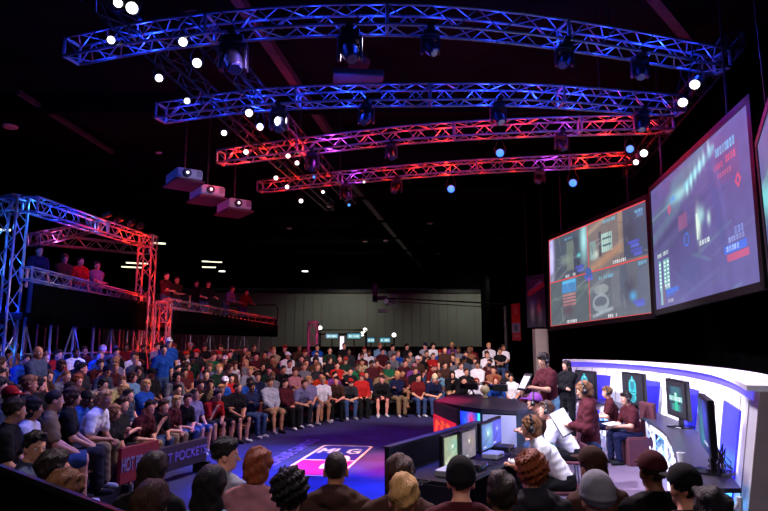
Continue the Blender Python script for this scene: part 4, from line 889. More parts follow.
# things at the near end of the desk
q = atZ(702, 456, .95); t = empty('paper_cup', (3.12, 6.55, .871), 0, 'small white cup on the desk beside the nearest television', 'cup'); MB().lathe([(.03, 0), (.042, .11), (.038, .11), (.028, .01)], 14).build('cup_body', M['white'], t)
t = empty('cable_bundle', (3.36, 6.25, .873), 0, 'tangle of black cables behind the nearest television', 'cables'); mb = MB()
for k in range(9):
    a = random.uniform(0, 6.3); mb.tube([(.02*k-.1, 0, .01), (.05*math.cos(a), .1*math.sin(a), .12+.02*k), (.1*math.cos(a+1), .12*math.sin(a+1), .08), (.12*math.cos(a+2), .1*math.sin(a+2), .01)], .007, 5)
mb.build('cables', M['blackplastic'], t)

# ================================================================ PLAYER DESK AND CONSOLE
u = Vector((math.cos(1.03+.0), math.sin(1.03), 0)); nP = Vector((u.y, -u.x, 0))   # row direction, towards players
o0 = Vector((.79, 7.17, 0))-u*.62-nP*.34
t = empty('player_desk', (0, 0, 0), 0, 'long black player desk with a high black back panel facing the crowd', 'desk')
aang = math.atan2(u.y, u.x); Rm = Matrix.Rotation(aang, 3, 'Z')
L0 = min(np.arange(-2.5, 1, .01), key=lambda s_: abs(proj(o0+u*s_-nP*.05+Vector((0, 0, 1.02)))[0]-389)); L1 = 2.30; cen = o0+u*(L0+L1)/2
MB().box(cen+nP*.38+Vector((0, 0, .70)), (L1-L0, .80, .04), R=Rm).build('tabletop', M['blackplastic'], t)
MB().box(cen-nP*.05+Vector((0, 0, .56)), (L1-L0+.1, .05, .90), R=Rm).build('back_panel', M['blackplastic'], t)
for s in (L0, .85, L1): MB().box(o0+u*s+nP*.36+Vector((0, 0, .40)), (.04, .74, .56), R=Rm).build('side_panel', M['blackplastic'], t)
MB().box(cen-nP*.05+Vector((0, 0, 1.015)), (L1-L0+.12, .09, .02), R=Rm).build('top_edge', M['tabletop'], t)
def pc(c0, c1, c2):
    c = Canvas(40, 30, c0); c.blob(.6, .4, .3, .3, c1).line(0, .9, .7, .5, .08, c2, .6).rect(.4, .3, .46, .6, c2, .6).blob(.5, .35, .05, .06, (240, 250, 230)).glyphs(.1, .85, .4, .92, 6, (230, 230, 230)); return c.noise(.2, 8)
for i, (c, r, cv, lb) in enumerate([((.79, 7.17, .905), 1.009, pc((150, 160, 130), (120, 170, 150), (190, 200, 170)), 'nearest of the four game monitors on the player desk'),
        ((1.02, 7.45, .92), 1.053, pc((120, 112, 122), (150, 130, 120), (90, 100, 110)), 'second game monitor from the camera, greyish picture'),
        ((1.34, 8.02, .935), 1.07, pc((90, 120, 190), (150, 200, 210), (60, 80, 150)), 'third game monitor, light blue picture'),
        ((1.53, 8.40, .94), 1.1, pc((80, 84, 210), (100, 110, 240), (60, 60, 160)), 'farthest game monitor, violet-blue picture')]):
    tv('game_monitor', c, r, cv, lb, .42, .31, c[2]-.155-.72, 'monitor', .05)
# consoles, controllers and cables on the desk
for i, (s, d, cl, lb) in enumerate([(.15, .50, 'greyplastic', 'grey game console at the near end of the player desk'), (.62, .62, 'blackplastic', 'black game console between the near game monitors'), (1.35, .55, 'greyplastic', 'grey game console before the third monitor'), (1.9, .5, 'blackplastic', 'black game console at the far end of the player desk')]):
    q = o0+u*s+nP*d; c = empty('game_console', (q.x, q.y, .72), aang, lb, 'game console'); MB().box((0, 0, .04), (.27, .2, .07)).build('casing', M[cl], c, bevel=.015); c = c.children[0]; MB().box((0, -.101, .045), (.14, .006, .012)).build('disc_slot', M['blackgloss'], c); MB().lathe([(.012, 0), (.01, .004)], 10, Matrix.Translation((.1, -.1, .045))@Matrix.Rotation(PI/2, 4, 'X')).build('power_button', M['led_violet'], c)
for i, (s, d) in enumerate([(-.35, .45), (.95, .66), (1.65, .68)]):
    q = o0+u*s+nP*d; c = empty('cable_bundle', (q.x, q.y, .722), aang, 'dark cables lying on the player desk, %s' % ['near end', 'in front of the third monitor', 'at the far end'][i], 'cables'); mb = MB()
    for k in range(6): a = random.uniform(0, 6); mb.tube([(-.12, .02*k-.05, .01), (-.03, .06*math.sin(a), .03), (.05, .06*math.cos(a), .015), (.14, .05*math.sin(a+1), .01)], .006, 5)
    mb.build('cables', M['blackplastic'], c)
# the console block behind the desk, with red print, lit poster and white panel
A_ = Vector((.91, 10.9, 0)); E_ = Vector((1.25, 10.0, 0)); F_ = Vector((1.52, 9.55, 0)); C_ = Vector((2.02, 9.35, 0))
t = empty('console_block', (0, 0, 0), 0, 'black angled stage counter with lit poster and white panel behind the game monitors', 'counter')
q1 = [(A_.x, A_.y), (E_.x, E_.y), (F_.x, F_.y), (C_.x, C_.y), (2.5, 9.9), (2.35, 11.3), (1.9, 12.4), (1.35, 12.4)]
MB().prism(q1, 1.06, 1.12).build('countertop', M['tabletop'], t); MB().prism([(x+(1.7-x)*.03, y+(10.9-y)*.03) for x, y in q1], DZ*0+.13, 1.06).build('body', M['blackplastic'], t)
def facepanel(a, b, z0, z1, name, cv, m, dz=.03):
    d = (b-a); L = d.length; o = link(bpy.data.objects.new(name, cv.mesh(name, L*.94, z1-z0, m)), t); n_ = Vector((d.y, -d.x, 0)).normalized()
    o.location = (a+b)/2+n_*dz+Vector((0, 0, (z0+z1)/2)); o.rotation_euler = (0, 0, math.atan2(d.y, d.x)); return o
c = Canvas(40, 30, (10, 10, 14)); c.rect(0, .0, 1, 1, (200, 34, 40)).noise(.3, 5); c.glyphs(.05, .2, .95, .8, 3, (240, 80, 50), .8)
n_ = Vector((-.9, -.4, 0)).normalized()
c = Canvas(40, 50, (30, 60, 220)); c.rect(0, 0, .1, 1, (40, 40, 230)).blob(.5, .5, .3, .5, (30, 130, 255)).blob(.55, .2, .16, .2, (210, 40, 110)).line(.55, .3, .35, .8, .06, (170, 60, 170), .8, .8).line(.55, .3, .75, .8, .05, (20, 20, 90), .8, .8).rect(.86, 0, 1, 1, (70, 220, 250)).noise(.4, 10)
facepanel(E_, F_, .45, 1.05, 'lit_poster', c, M['picture'])
d = C_-F_; MB().box((F_+C_)/2+Vector((d.y, -d.x, 0)).normalized()*.03+Vector((0, 0, .76)), (d.length*.94, .02, .56), R=Matrix.Rotation(math.atan2(d.y, d.x), 3, 'Z')).build('white_panel', M['lcdwhite'], t)
for (x, y, kind_, lb) in [(485, 394, 'globe', 'small pale round object standing on the black counter'), (501, 393, 'cam', 'small dark video camera on the black counter, right one'), (472, 391, 'cam', 'small dark video camera on the black counter, left one')]:
    p = atZ(x, y+4, 1.12); g_ = empty('round_ornament' if kind_ == 'globe' else 'video_camera', p, random.uniform(0, 3), lb, 'ornament' if kind_ == 'globe' else 'camera')
    if kind_ == 'globe': MB().lathe([(.05, 0), (.06, .02), (.02, .05), (.07, .09), (.095, .15), (.07, .21), (.02, .23)], 16).build('figure', mat('cream_ceramic', (214, 196, 140), .5), g_, smooth=True)
    else:
        MB().box((0, 0, .17), (.26, .12, .13)).box((-.05, 0, .26), (.12, .03, .04)).build('camera_body', M['blackplastic'], g_, bevel=.01); MB().lathe([(.045, 0), (.05, .1)], 12, Matrix.Translation((.13, 0, .17))@Matrix.Rotation(PI/2, 4, 'Y')).build('lens', M['blackgloss'], g_)
        mb = MB()
        for a_ in (0, 2.1, 4.2): mb.tube([(0, 0, .11), (.09*math.cos(a_), .09*math.sin(a_), 0)], .01, 5)
        mb.build('tripod_base', M['blacksteel'], g_)
# black screen wall with red printed lower panel facing the crowd
t = empty('crowd_side_panel', (0, 0, 0), 0, 'dark upright panel with red lettered graphic facing the crowd', 'panel')
a = atZ(434, 402, 1.1); b = atZ(459, 414, 1.1); a = Vector((a.x, a.y, 0)); b = Vector((b.x, b.y, 0)); a = atY(434.5, 400, 10.6); b = atY(458.5, 413, 9.2)
a.z = b.z = 0; d = b-a; ang = math.atan2(d.y, d.x); Rz_ = Matrix.Rotation(ang, 3, 'Z'); n_ = Vector((d.y, -d.x, 0)).normalized()
MB().box((a+b)/2+Vector((0, 0, .58)), (d.length, .05, 1.13), R=Rz_).build('board', M['blackplastic'], t)
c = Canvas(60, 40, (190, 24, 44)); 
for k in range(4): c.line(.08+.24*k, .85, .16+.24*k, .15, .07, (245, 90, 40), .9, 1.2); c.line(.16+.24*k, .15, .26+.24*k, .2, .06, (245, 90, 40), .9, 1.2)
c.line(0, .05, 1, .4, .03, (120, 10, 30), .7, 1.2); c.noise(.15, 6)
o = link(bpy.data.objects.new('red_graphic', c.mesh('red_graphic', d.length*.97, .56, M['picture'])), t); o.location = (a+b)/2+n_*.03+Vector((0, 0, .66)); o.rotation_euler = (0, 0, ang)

# ================================================================ FLOOR LOGO AND BARRIERS
P1 = atZ(279, 472, .01); P2 = atZ(327, 444.5, .01); P3 = atZ(370.5, 447, .01); P4 = atZ(336, 480, .01)
# rectangle fitted to those corners
cx = (P1+P2+P3+P4)/4; ex = ((P2-P1)+(P3-P4))/2; ey = ((P1-P4)+(P2-P3))/2; Wl, Hl = ex.length*1.0, ey.length
t = empty('floor_logo', cx+Vector((0, 0, .002)), math.atan2(ex.y, ex.x), 'rounded pink and blue logo with a cream outline lying flat on the arena floor', 'floor logo')  # flat coloured logo decal just above the floor
c = Canvas(200, int(200*Hl/Wl), (0, 0, 0)); a_ = Wl/Hl
fx = np.abs(c.X-.5)*a_; fy = np.abs(c.Y-.5); rr = .10
def rbox(i): return np.hypot(np.maximum(fx-(a_/2-i-rr), 0), np.maximum(fy-(.5-i-rr), 0))-rr
c.put(rbox(0) < 0, (238, 196, 160)); c.put(rbox(.055) < 0, (14, 20, 120)); c.put((rbox(.055) < 0) & (c.X < .45), (214, 10, 96)); c.put((rbox(.055) < 0) & (np.abs(c.X-.45) < .012), (238, 196, 160))
# pale controller silhouette in the middle
CR = (226, 214, 200)
m_ = (rbox(.055) < 0)
c.put(m_ & (((c.X-.45)/.17)**2+((c.Y-.68)/.16)**2 < 1), CR); c.put(m_ & (((c.X-.30)/.11)**2+((c.Y-.74)/.09)**2 < 1), CR); c.put(m_ & (((c.X-.30)/.11)**2+((c.Y-.56)/.07)**2 < 1), CR)
c.ell(.50, .62, .022, .04, (14, 20, 120)).ell(.5, .74, .022, .04, (14, 20, 120)).ell(.42, .68, .02, .035, (214, 10, 96))
# three letters along the far end: M L G
def seg(pts, w=.036):
    for (x0, y0), (x1, y1) in zip(pts, pts[1:]): c.line(x0, y0, x1, y1, w, CR, 1, a_)
x0, x1 = .70, .86     # letters read along the y direction, their tops towards +x
seg([(x0, .12), (x1, .12), (.77, .215), (x1, .31), (x0, .31)]); seg([(x1, .40), (x0, .40), (x0, .54)]); seg([(x1-.02, .84), (x1, .74), (x1-.03, .65), (x0+.04, .65), (x0, .73), (x0+.02, .84), (.78, .84), (.78, .75)])
me = c.mesh('logo_decal', Wl, Hl, M['floordecal']); o = link(bpy.data.objects.new('logo_decal', me), t); o.rotation_euler = (-PI/2, 0, 0)
# side wording beside the logo
a = (P1+P2)/2+(P1-P4)*.20; 
text_mesh('side_lettering', 'MAJOR LEAGUE GAMING', .40, M['violet'], t, (0, Hl/2+.38, .004), (0, 0, 0), .002, .95)
# Hot Pockets barrier fronts at the foot of the left stand
def barrier(p, q, z0, z1, face, s, m_text, label):
    p = Vector(p); q = Vector(q); d = q-p; L = d.length; t = empty('barrier', (p.x, p.y, 0), math.atan2(d.y, d.x), label, 'barrier')
    bd_ = MB().box((L/2, .04, (z0+z1)/2), (L, .06, z1-z0)).build('board', M[face], t, bevel=.01)
    for x in (.08, L-.08): MB().box((x, .05, z0/2), (.06, .3, z0)).build('foot', M['blacksteel'], t)
    text_mesh('lettering', s, (z1-z0)*.52, m_text, bd_, (L/2, .004, (z0+z1)/2), (PI/2, 0, 0), .004, min(1., L/((z1-z0)*.52*len(s)*.62)))
    return t
b0 = atY(128, 445, 8.9); b1 = atY(158, 470, 9.1)
barrier((-3.45, 8.2, 0), (-3.23, 8.95, 0), .28, .75, 'banner_red', 'HOT POCKETS', M['lettdim'], 'red barrier board with white lettering at the foot of the left stand')
barrier((-3.40, 9.2, 0), (-2.98, 10.5, 0), .18, .56, 'banner_dark', 'HOT POCKETS', M['violet'], 'dark purple barrier board with violet lettering next to the red board')

# ================================================================ STANDS
front = [(-3.7, 5.4), (-3.9, 7.2), (-4.1, 9.0), (-4.1, 10.6), (-3.85, 12.2), (-3.3, 13.9), (-2.5, 15.8), (-1.5, 17.4), (-.4, 18.4), (.8, 18.6), (2.0, 18.3), (3.2, 17.9), (4.1, 18.2)]
FC = [tuple(p) for p in catmull(front, 24)]; NF = len(FC)
RD, RR = .84, .145
NEAR_I = min(range(NF), key=lambda i: abs(FC[i][1]-8.75) + (9 if FC[i][0] > -3 else 0)); BASE = .28
def row_pts(k): return offset(FC, RD*k)
ROWS = [row_pts(k) for k in range(8)]
def base(i): return BASE if i <= NEAR_I else 0.
def row_z(k, i): return base(i)+RR*k
def stand(name, i0, i1, b, label, k1=7):
    t = empty(name, (0, 0, 0), 0, label, 'seating stand')
    for k in range(k1):
        P = ROWS[k][i0:i1+1:3]
        z = b+RR*k
        if z > 0.01: MB().sweep(P, [(-.58, 0.004), (-.58, z), (RD-.58, z), (RD-.58, 0.004)]).build('tread', M['blacksteel'], t)
        MB().sweep(P, [(-.20, z+.40), (-.20, z+.445), (.16, z+.445), (.16, z+.40)]).build('seat_plank', M['wood'], t)
        mb = MB()
        for q in range(0, len(P)-1, 3): mb.tube([(P[q][0], P[q][1], z), (P[q][0], P[q][1], z+.41)], .025, 5)
        mb.build('seat_support', M['blacksteel'], t)
stand('seating_stand', 0, NEAR_I-3, BASE, 'near end of the left stand, raised rows of plank seats')
stand('seating_stand', NEAR_I+3, NF-1, 0., 'long curved stand of plank seats round the arena floor')
FOC = (2.6, 9.0)
def head_est(k, i, st, lean=.26):
    x, y = ROWS[k][i]; dx, dy = FOC[0]-x, FOC[1]-y; L = math.hypot(dx, dy); fwd = .22 if not st else .03
    return (x+dx/L*fwd, y+dy/L*fwd, row_z(k, i)+(1.08 if not st else 1.55))
CAND = [(k, i, st) for k in range(7) for i in range(0, NF, 2) for st in (0, 1) if abs(i-NEAR_I) > 4]
CP = np.array([proj(head_est(*c)) for c in CAND]); CST = np.array([c[2] for c in CAND])
used = []   # (k, i, dict)
def free(k, i, gap):
    x, y = ROWS[k][i]
    return all(math.hypot(x-ROWS[a][b][0], y-ROWS[a][b][1]) > gap for a, b, _ in used if abs(a-k) < 1)
def put(px, py, **kw):
    st = 1 if kw.get('pose', '').startswith('stand') else 0
    d = np.hypot((CP[:, 0]-px)*1.3, CP[:, 1]-py)+(CST != st)*999
    for j in np.argsort(d)[:60]:
        k, i, _ = CAND[j]
        if free(k, i, .40): used.append((k, i, kw)); return
H = lambda s: dict(zip(('shirt', 'hc', 'hair'), s.split('/')))
L_ = [ # head pixel, shirt/hair colour/hair, options
 (4, 366, 'brown/brown/shaggy', {}), (20, 353, 'slate/black/none', dict(pose='stand_clasp', skin='tan')), (15, 381, 'blue/black/short', dict(skin='tan', pose='sit_up')), (26, 391, 'charcoal/black/short', {}), (44, 341, 'black/black/short', {}),
 (54, 335, 'blue/brown/buzz', {}), (60, 348, 'red/dark brown/short', {}), (60, 363, 'blue/brown/shaggy', {}), (78, 354, 'white/black/buzz', dict(skin='brown')), (86, 339, 'maroon/brown/short', {}),
 (94, 350, 'blue/light brown/buzz', dict(skin='pink')), (97, 363, 'maroon/brown/short', dict(pose='sit_chin')), (85, 373, 'charcoal/black/short', dict()), (64, 386, 'charcoal/black/short', dict(pose='sit_chin')), (46, 391, 'black/black/shaggy', {}), (99, 382, 'cream/black/shaggy', {}),
 (99, 337, 'slate/brown/short', dict(hat='beanie', hatc='white')), (108, 353, 'grey/brown/short', dict(hat='beanie', hatc='slate')), (121, 363, 'lavender/blond/shaggy', {}), (121, 379, 'yellow/light brown/short', dict(pose='sit_leanturn')), (119, 352, 'black/black/short', {}),
 (138, 361, 'slate/blond/short', {}), (136, 381, 'light blue/brown/shaggy', {}), (123, 400, 'slate/black/short', dict(pose='sit_lean', pants='black')), (85, 390, 'brown/ginger/shaggy', dict(kind='long', pants='charcoal')), (143, 344, 'black/black/short', {}),
 (158, 352, 'blue/black/short', dict(pose='stand')), (164, 343, 'blue/black/short', dict(hat='cap', hatc='white', pose='stand')), (175, 345, 'black/brown/short', {}), (183, 351, 'white/brown/short', dict(hat='cap', hatc='orange')), (162, 378, 'black/dark brown/short', dict(hat='cap', hatc='black')),
 (169, 374, 'grey/black/shaggy', {}), (176, 392, 'light grey/black/short', dict(pants='denim', pose='sit_lean')), (197, 391, 'black/dark brown/short', dict(pants='khaki', pose='sit_chin')), (223, 388, 'blue/black/short', dict(hat='cap', hatc='white', pants='khaki', shorts=True)),
 (237, 384, 'red/black/short', dict(pants='khaki', shorts=True, pose='sit_cross')), (246, 384, 'blue/black/shaggy', dict(pants='denim')), (255, 384, 'navy/black/short', dict(pants='denim')), (275, 383, 'light grey/dark brown/short', dict(pants='khaki', shorts=True)), (292, 382, 'maroon/dark brown/short', dict(pants='black')),
 (303, 381, 'lavender/brown/short', dict(pants='charcoal')), (184, 361, 'slate/black/short', dict(hat='cap', hatc='black')), (195, 364, 'dark green/brown/short', dict(hat='cap', hatc='black')), (206, 370, 'lavender/light brown/shaggy', {}), (215, 363, 'green/brown/short', {}),
 (224, 361, 'black/brown/short', dict(hat='cap', hatc='white')), (220, 374, 'dark green/blond/short', {}), (231, 374, 'brown/brown/long', {}), (245, 373, 'light grey/blond/short', {}), (192, 350, 'black/brown/short', dict(hat='cap', hatc='grey')), (200, 345, 'charcoal/brown/short', dict(hat='cap', hatc='red')),
 (206, 352, 'black/brown/short', dict(hat='cap', hatc='charcoal')), (222, 349, 'maroon/brown/short', {}), (229, 344, 'charcoal/black/short', {}), (244, 348, 'dark green/brown/short', dict()), (252, 347, 'black/brown/short', dict(skin='tan')), (264, 348, 'brown/black/short', {}),
 (271, 347, 'white/brown/short', {}), (278, 355, 'cream/blond/short', {}), (285, 353, 'black/brown/short', dict(hat='cap', hatc='red')), (291, 356, 'white/brown/short', dict(hat='cap', hatc='white')), (301, 354, 'charcoal/brown/short', dict(hat='cap', hatc='dark red')), (303, 362, 'brown/brown/short', {}),
 (257, 357, 'maroon/black/short', dict(pose='sit_cross')), (266, 368, 'dark green/black/short', {}), (281, 372, 'black/black/short', dict(skin='tan')), (290, 368, 'white/black/short', {}), (298, 374, 'pink/brown/short', {}),
 (319, 377, 'orange/black/short', dict(pants='denim')), (334, 377, 'purple/black/short', dict(kind='long', pants='black')), (350, 375, 'black/black/short', dict(pants='khaki', shorts=True)), (365, 374, 'navy/black/short', dict(pants='white', shorts=True)), (382, 376, 'black/dark brown/short', dict(pants='maroon', shorts=True)),
 (399, 375, 'maroon/dark brown/buzz', dict(pants='khaki', shorts=True)), (418, 377, 'dark red/black/short', dict(pants='denim')), (430, 377, 'navy/ginger/long', dict(pants='denim', hat='beanie', hatc='cream')), (446, 370, 'brown/dark brown/short', dict(pants='khaki', shorts=True)), (461, 379, 'black/black/short', {}),
 (341, 366, 'red/black/short', dict(kind='long')), (356, 369, 'green/brown/short', {}), (374, 366, 'maroon/black/short', {}), (389, 371, 'green/black/short', {}), (330, 350, 'dark green/black/short', {}), (339, 357, 'dark red/brown/short', {}), (350, 358, 'charcoal/black/short', {}),
 (364, 355, 'maroon/brown/short', dict(pants='white')), (370, 351, 'white/brown/short', {}), (382, 350, 'light blue/light brown/short', dict(pose='sit_up')), (397, 352, 'blue/light brown/short', {}), (391, 357, 'grey/brown/short', {}), (401, 364, 'maroon/brown/short', {}), (411, 370, 'purple/brown/short', dict(hat='cap', hatc='pink')),
 (423, 358, 'black/black/short', {}), (439, 350, 'brown/brown/buzz', dict(pose='stand')), (434, 362, 'red/brown/short', {}), (431, 368, 'dark red/red/short', dict(hat='cap', hatc='red')), (453, 356, 'navy/brown/short', {}), (460, 353, 'grey/brown/short', {}), (467, 357, 'black/dark brown/short', {}), (471, 351, 'dark red/brown/short', {}),
 (475, 363, 'grey/dark brown/short', {}), (461, 367, 'white/brown/short', {}), (477, 371, 'white/black/short', {}), (478, 379, 'white/red/long', dict(kind='hoodie')), (487, 353, 'charcoal/brown/short', {}), (489, 359, 'white/brown/short', {}), (498, 354, 'black/brown/short', {}), (504, 357, 'white/brown/short', {}),
 (509, 365, 'charcoal/dark brown/short', {}), (512, 364, 'white/black/short', dict(pose='sit_up')), (494, 375, 'tan/dark brown/short', {}), (508, 378, 'blue/red/long', {}), (438, 366, 'light blue/brown/short', {}), (1, 340, 'navy/black/short', {}), (33, 366, 'charcoal/brown/short', {}), (5, 350, 'lavender/brown/short', {}),
]
for x, y, s, kw in L_:
    d = H(s); d.update(kw)
    if d['hair'] == 'none': d['hair'] = None
    put(x, y, **d)
# fill the rows between the people picked out above
PAL = ['black']*11+['charcoal']*5+['maroon']*4+['navy']*3+['white']*4+['grey']*3+['brown']*3+['red', 'dark red', 'green', 'blue', 'blue', 'slate', 'slate', 'lavender', 'light blue', 'cream', 'khaki', 'tan', 'dark green', 'purple', 'light grey']
AISLES = [(147, 5), (241, 5)]
nmax = 285
for k in range(7):
    i = 2; 
    while i < NF:
        if abs(i-NEAR_I) > 4:
            hp = proj(head_est(k, i, 0)); x = hp[0]
            ok = -22 < x < 516 and free(k, i, .47) and not any(abs(x-a) < w and k > 1 for a, w in AISLES) and hp[1] < 440
            if ok and random.random() < (.93 if k < 5 else .72) and len(used) < nmax:
                used.append((k, i, dict(shirt=random.choice(PAL), hc=random.choice(['black', 'dark brown', 'dark brown', 'brown', 'brown', 'light brown', 'blond']), hair=random.choice(['short']*5+['shaggy', 'shaggy', 'buzz', 'curly', 'long']),
                             hat=('cap' if random.random() < .12 else None), hatc=random.choice(['black', 'white', 'red', 'navy', 'grey']), pants=random.choice(['denim', 'black', 'khaki', 'charcoal', 'denim']), shorts=random.random() < .3))); i += 3
        i += 1
used.sort(key=lambda q: (q[0], q[1]))
SITP = ['sit_lean', 'sit_leanturn', 'sit_up', 'sit_lean', 'sit_chin', 'sit_cross', 'sit_slouch', 'sit_upturn', 'sit_leanturn']
PW = {'sit_lean': 'leaning forward', 'sit_leanturn': 'leaning forward', 'sit_up': 'sitting upright', 'sit_upturn': 'sitting upright', 'sit_chin': 'hand at chin', 'sit_cross': 'arms folded', 'sit_slouch': 'leaning back'}
def sect(i):
    y = FC[i][1]; x = FC[i][0]
    return 'near left stand' if i <= NEAR_I else 'left stand' if (x < -3.3) else 'corner stand' if x < -.6 else 'far stand' if x < 2.2 else 'far right stand'
# order along each row, for telling alike people apart
labels = {}
rowidx = {}
for n, (k, i, kw) in enumerate(used): rowidx.setdefault((k, sect(i)), []).append(n)
for n, (k, i, kw) in enumerate(used):
    kw.setdefault('skin', random.choice(['light']*5+['pink', 'tan', 'tan', 'brown'])); kw.setdefault('pose', random.choice(SITP))
    kw.setdefault('kind', random.choice(['tee']*4+['long'])); kw.setdefault('pants', 'denim')
def hy(w): return (w or '').replace('light blue', 'pale-blue').replace(' ', '-')
def hairword(kw):
    if kw.get('hat'): return '%s %s' % (hy(kw.get('hatc', 'black')), kw['hat'])
    if not kw.get('hair'): return 'shaved head'
    return {'short': 'short', 'buzz': 'cropped', 'shaggy': 'shaggy', 'curly': 'curly', 'long': 'long'}[kw['hair']]+' '+hy(kw['hc'])+' hair'
RW = ['front', 'second', 'third', 'fourth', 'fifth', 'sixth', 'back']
for n, (k, i, kw) in enumerate(used):
    sc_ = sect(i); grp = rowidx[(k, sc_)]; j = grp.index(n)
    lft = used[grp[j-1]][2]['shirt'] if j > 0 else None; rgt = used[grp[j+1]][2]['shirt'] if j+1 < len(grp) else None
    st = kw['pose'].startswith('stand')
    who = ('standing ' if st else '')+'person, %s top, %s, %s row %s' % (hy(kw['shirt']), hairword(kw), RW[k], sc_)
    if lft and rgt: nb = ', between %s and %s' % (hy(lft), hy(rgt))
    elif rgt: nb = ', left end beside %s' % hy(rgt)
    elif lft: nb = ', right end beside %s' % hy(lft)
    else: nb = ''
    labels[n] = (who+nb)
seen = {}
for n in labels:
    l = labels[n]
    while l in seen:
        k, i, kw = used[n]; l = '%s person, %s, %s top, %s row %s, %s from its left' % (PW.get(kw['pose'], 'standing').split()[0], hairword(kw), hy(kw['shirt']), RW[k], sect(i), ORD[min(38, rowidx[(k, sect(i))].index(n))])
        if l in seen: l += ' '; break
    w = l.replace(',', ' ,').split()
    seen[l] = 1; labels[n] = l
for n, (k, i, kw) in enumerate(used):
    x, y = ROWS[k][i]; z = row_z(k, i); st = kw['pose'].startswith('stand')
    fx_, fy_ = FOC[0]+random.uniform(-.8, .8), FOC[1]+random.uniform(-.8, .8)
    yaw = math.atan2(fy_-y, fx_-x)+random.uniform(-.14, .14)
    if i > NEAR_I and x > -1.5: yaw = -PI/2+(.28 if x < 2 else .0)+random.uniform(-.15, .15)+(-.25 if x > 2.5 else 0)
    a = dict(kw); pose = a.pop('pose'); 
    sc = random.uniform(.90, .96)
    px = proj((x, y, z+1.2))[0]
    person((x+(.0 if not st else math.cos(yaw)*.38), y+(0 if not st else math.sin(yaw)*.38), z), yaw, pose, scale=sc, label=labels[n], group='spectators seated in the stands' if not st else 'spectators standing in the stands', shoes=(k == 0), hero=False, **a)
# aisle railings in the stands
def railing(k0, k1, px, label, h=1.0):
    P = []
    for k in range(k0, k1+1):
        i = min(range(NF), key=lambda i: abs(proj((ROWS[k][i][0], ROWS[k][i][1], row_z(k, i)+1))[0]-px)); P.append(Vector((ROWS[k][i][0], ROWS[k][i][1], row_z(k, i))))
    t = empty('stair_railing', P[0], 0, label, 'railing'); o = P[0]; P = [p-o for p in P]; u_ = Vector((0, 0, 1))
    MB().tube([p+u_*h for p in P], .025, 6).build('top_rail', M['blacksteel'], t); MB().tube([p+u_*h*.5 for p in P], .018, 6).build('mid_rail', M['blacksteel'], t)
    for p in P: MB().tube([p, p+u_*h], .022, 6).build('post', M['blacksteel'], t)
railing(2, 6, 147, 'black stair railing in the aisle of the left stand'); railing(2, 6, 241, 'black stair railing in the aisle between left and curved seating'); railing(3, 6, 36, 'black stair railing behind the standing bald person')
# people on the balcony
def balc(px, py, Y, head_z=1.62, **kw):
    p = atY(px, py, Y); person((p.x, Y, DK), kw.pop('yaw', -.9), **kw)
balc(80, 262, 17.0, pose='stand', shirt='red', hair='short', hc='black', label='person in a red top standing on the near balcony under red light', yaw=-.6)
balc(97, 264, 17.9, pose='stand_cross', shirt='lavender', hair='short', hc='black', label='person in a pale top standing behind the near balcony handrail', yaw=-.5)
balc(38, 258, 15.0, pose='stand', shirt='navy', hair='short', hc='black', label='dark figure on the near balcony just right of the blue tower', yaw=-.6)
balc(64, 262, 16.4, pose='stand_cross', shirt='brown', hair='shaggy', hc='brown', label='person in a dark top on the near balcony, left of the red top', yaw=-.6)
balc(166, 283, 20.6, pose='stand_cross', shirt='maroon', hair='short', hc='black', label='red-lit person standing right beside the tall red tower', yaw=-.4)
balc(205, 281, 22.9, pose='stand_rail', shirt='black', hair='short', hc='dark brown', label='person in black leaning on the far balcony handrail', yaw=-.8)
balc(196, 286, 23.2, pose='stand', shirt='black', hair='short', hc='black', label='dark figure behind the person leaning on the far balcony rail', yaw=-.8)
balc(226, 290, 24.8, pose='stand_rail', shirt='lavender', kind='long', hair='short', hc='brown', label='person in lavender long sleeves reaching along the far balcony rail', yaw=-.3)
balc(243, 295, 26.4, pose='stand_rail', shirt='dark red', hair='short', hc='black', label='rightmost person on the far balcony, dark red top', yaw=-.8)
balc(176, 297, 21.9, pose='stand_cross', shirt='brown', hair='short', hc='brown', label='short-haired person low behind the left part of the far balcony rail', yaw=-.8)

# ================================================================ PEOPLE ON STAGE
def at_head(px, py, Y, pose, yaw, sc=1.):
    """ground position so that the head centre falls on this line of sight at distance Y"""
    J = skeleton(pose); h = J['head']*sc
    if Y is None or Y < 0:
        zt = (0 if Y is None else -Y)+h[2]; Y = min(np.arange(2.5, 16, .02), key=lambda q: abs(atY(px, py, q).z-zt))
    p = atY(px, py, Y); c, s = math.cos(yaw), math.sin(yaw)
    return Vector((p.x-(h[0]*c-h[1]*s), p.y-(h[0]*s+h[1]*c), 0)), p.z-h[2]
def folding(name, loc, yaw, label, m='maroon', group=None, cat='chair', h=.9):
    t = empty(name, loc, yaw, label, cat, group)
    MB().box((-.02, 0, .43), (.44, .44, .035)).build('seat', M[m], t, bevel=.01); MB().box((-.25, 0, (h+.45)/2), (.04, .42, h-.45)).build('backrest', M[m], t, bevel=.015)
    for x in (-.2, .16):
        for y in (-.2, .2): MB().tube([(x, y, 0), (x*.95, y*.95, .42)], .014, 6).build('leg', M['alu'], t)
    return t
def covered_chair(loc, yaw, label):
    t = empty('covered_chair', loc, yaw, label, 'chair')
    MB().box((0, 0, .22), (.5, .48, .43)).box((0, 0, .445), (.48, .46, .03)).build('seat_cover', M['maroon'], t, bevel=.03); MB().box((-.25, 0, .70), (.07, .46, .62)).build('backrest', M['maroon'], t, bevel=.03)
    MB().box((-.295, 0, .62), (.02, .47, .16)).build('sash', M['white'], t, bevel=.005)
    return t
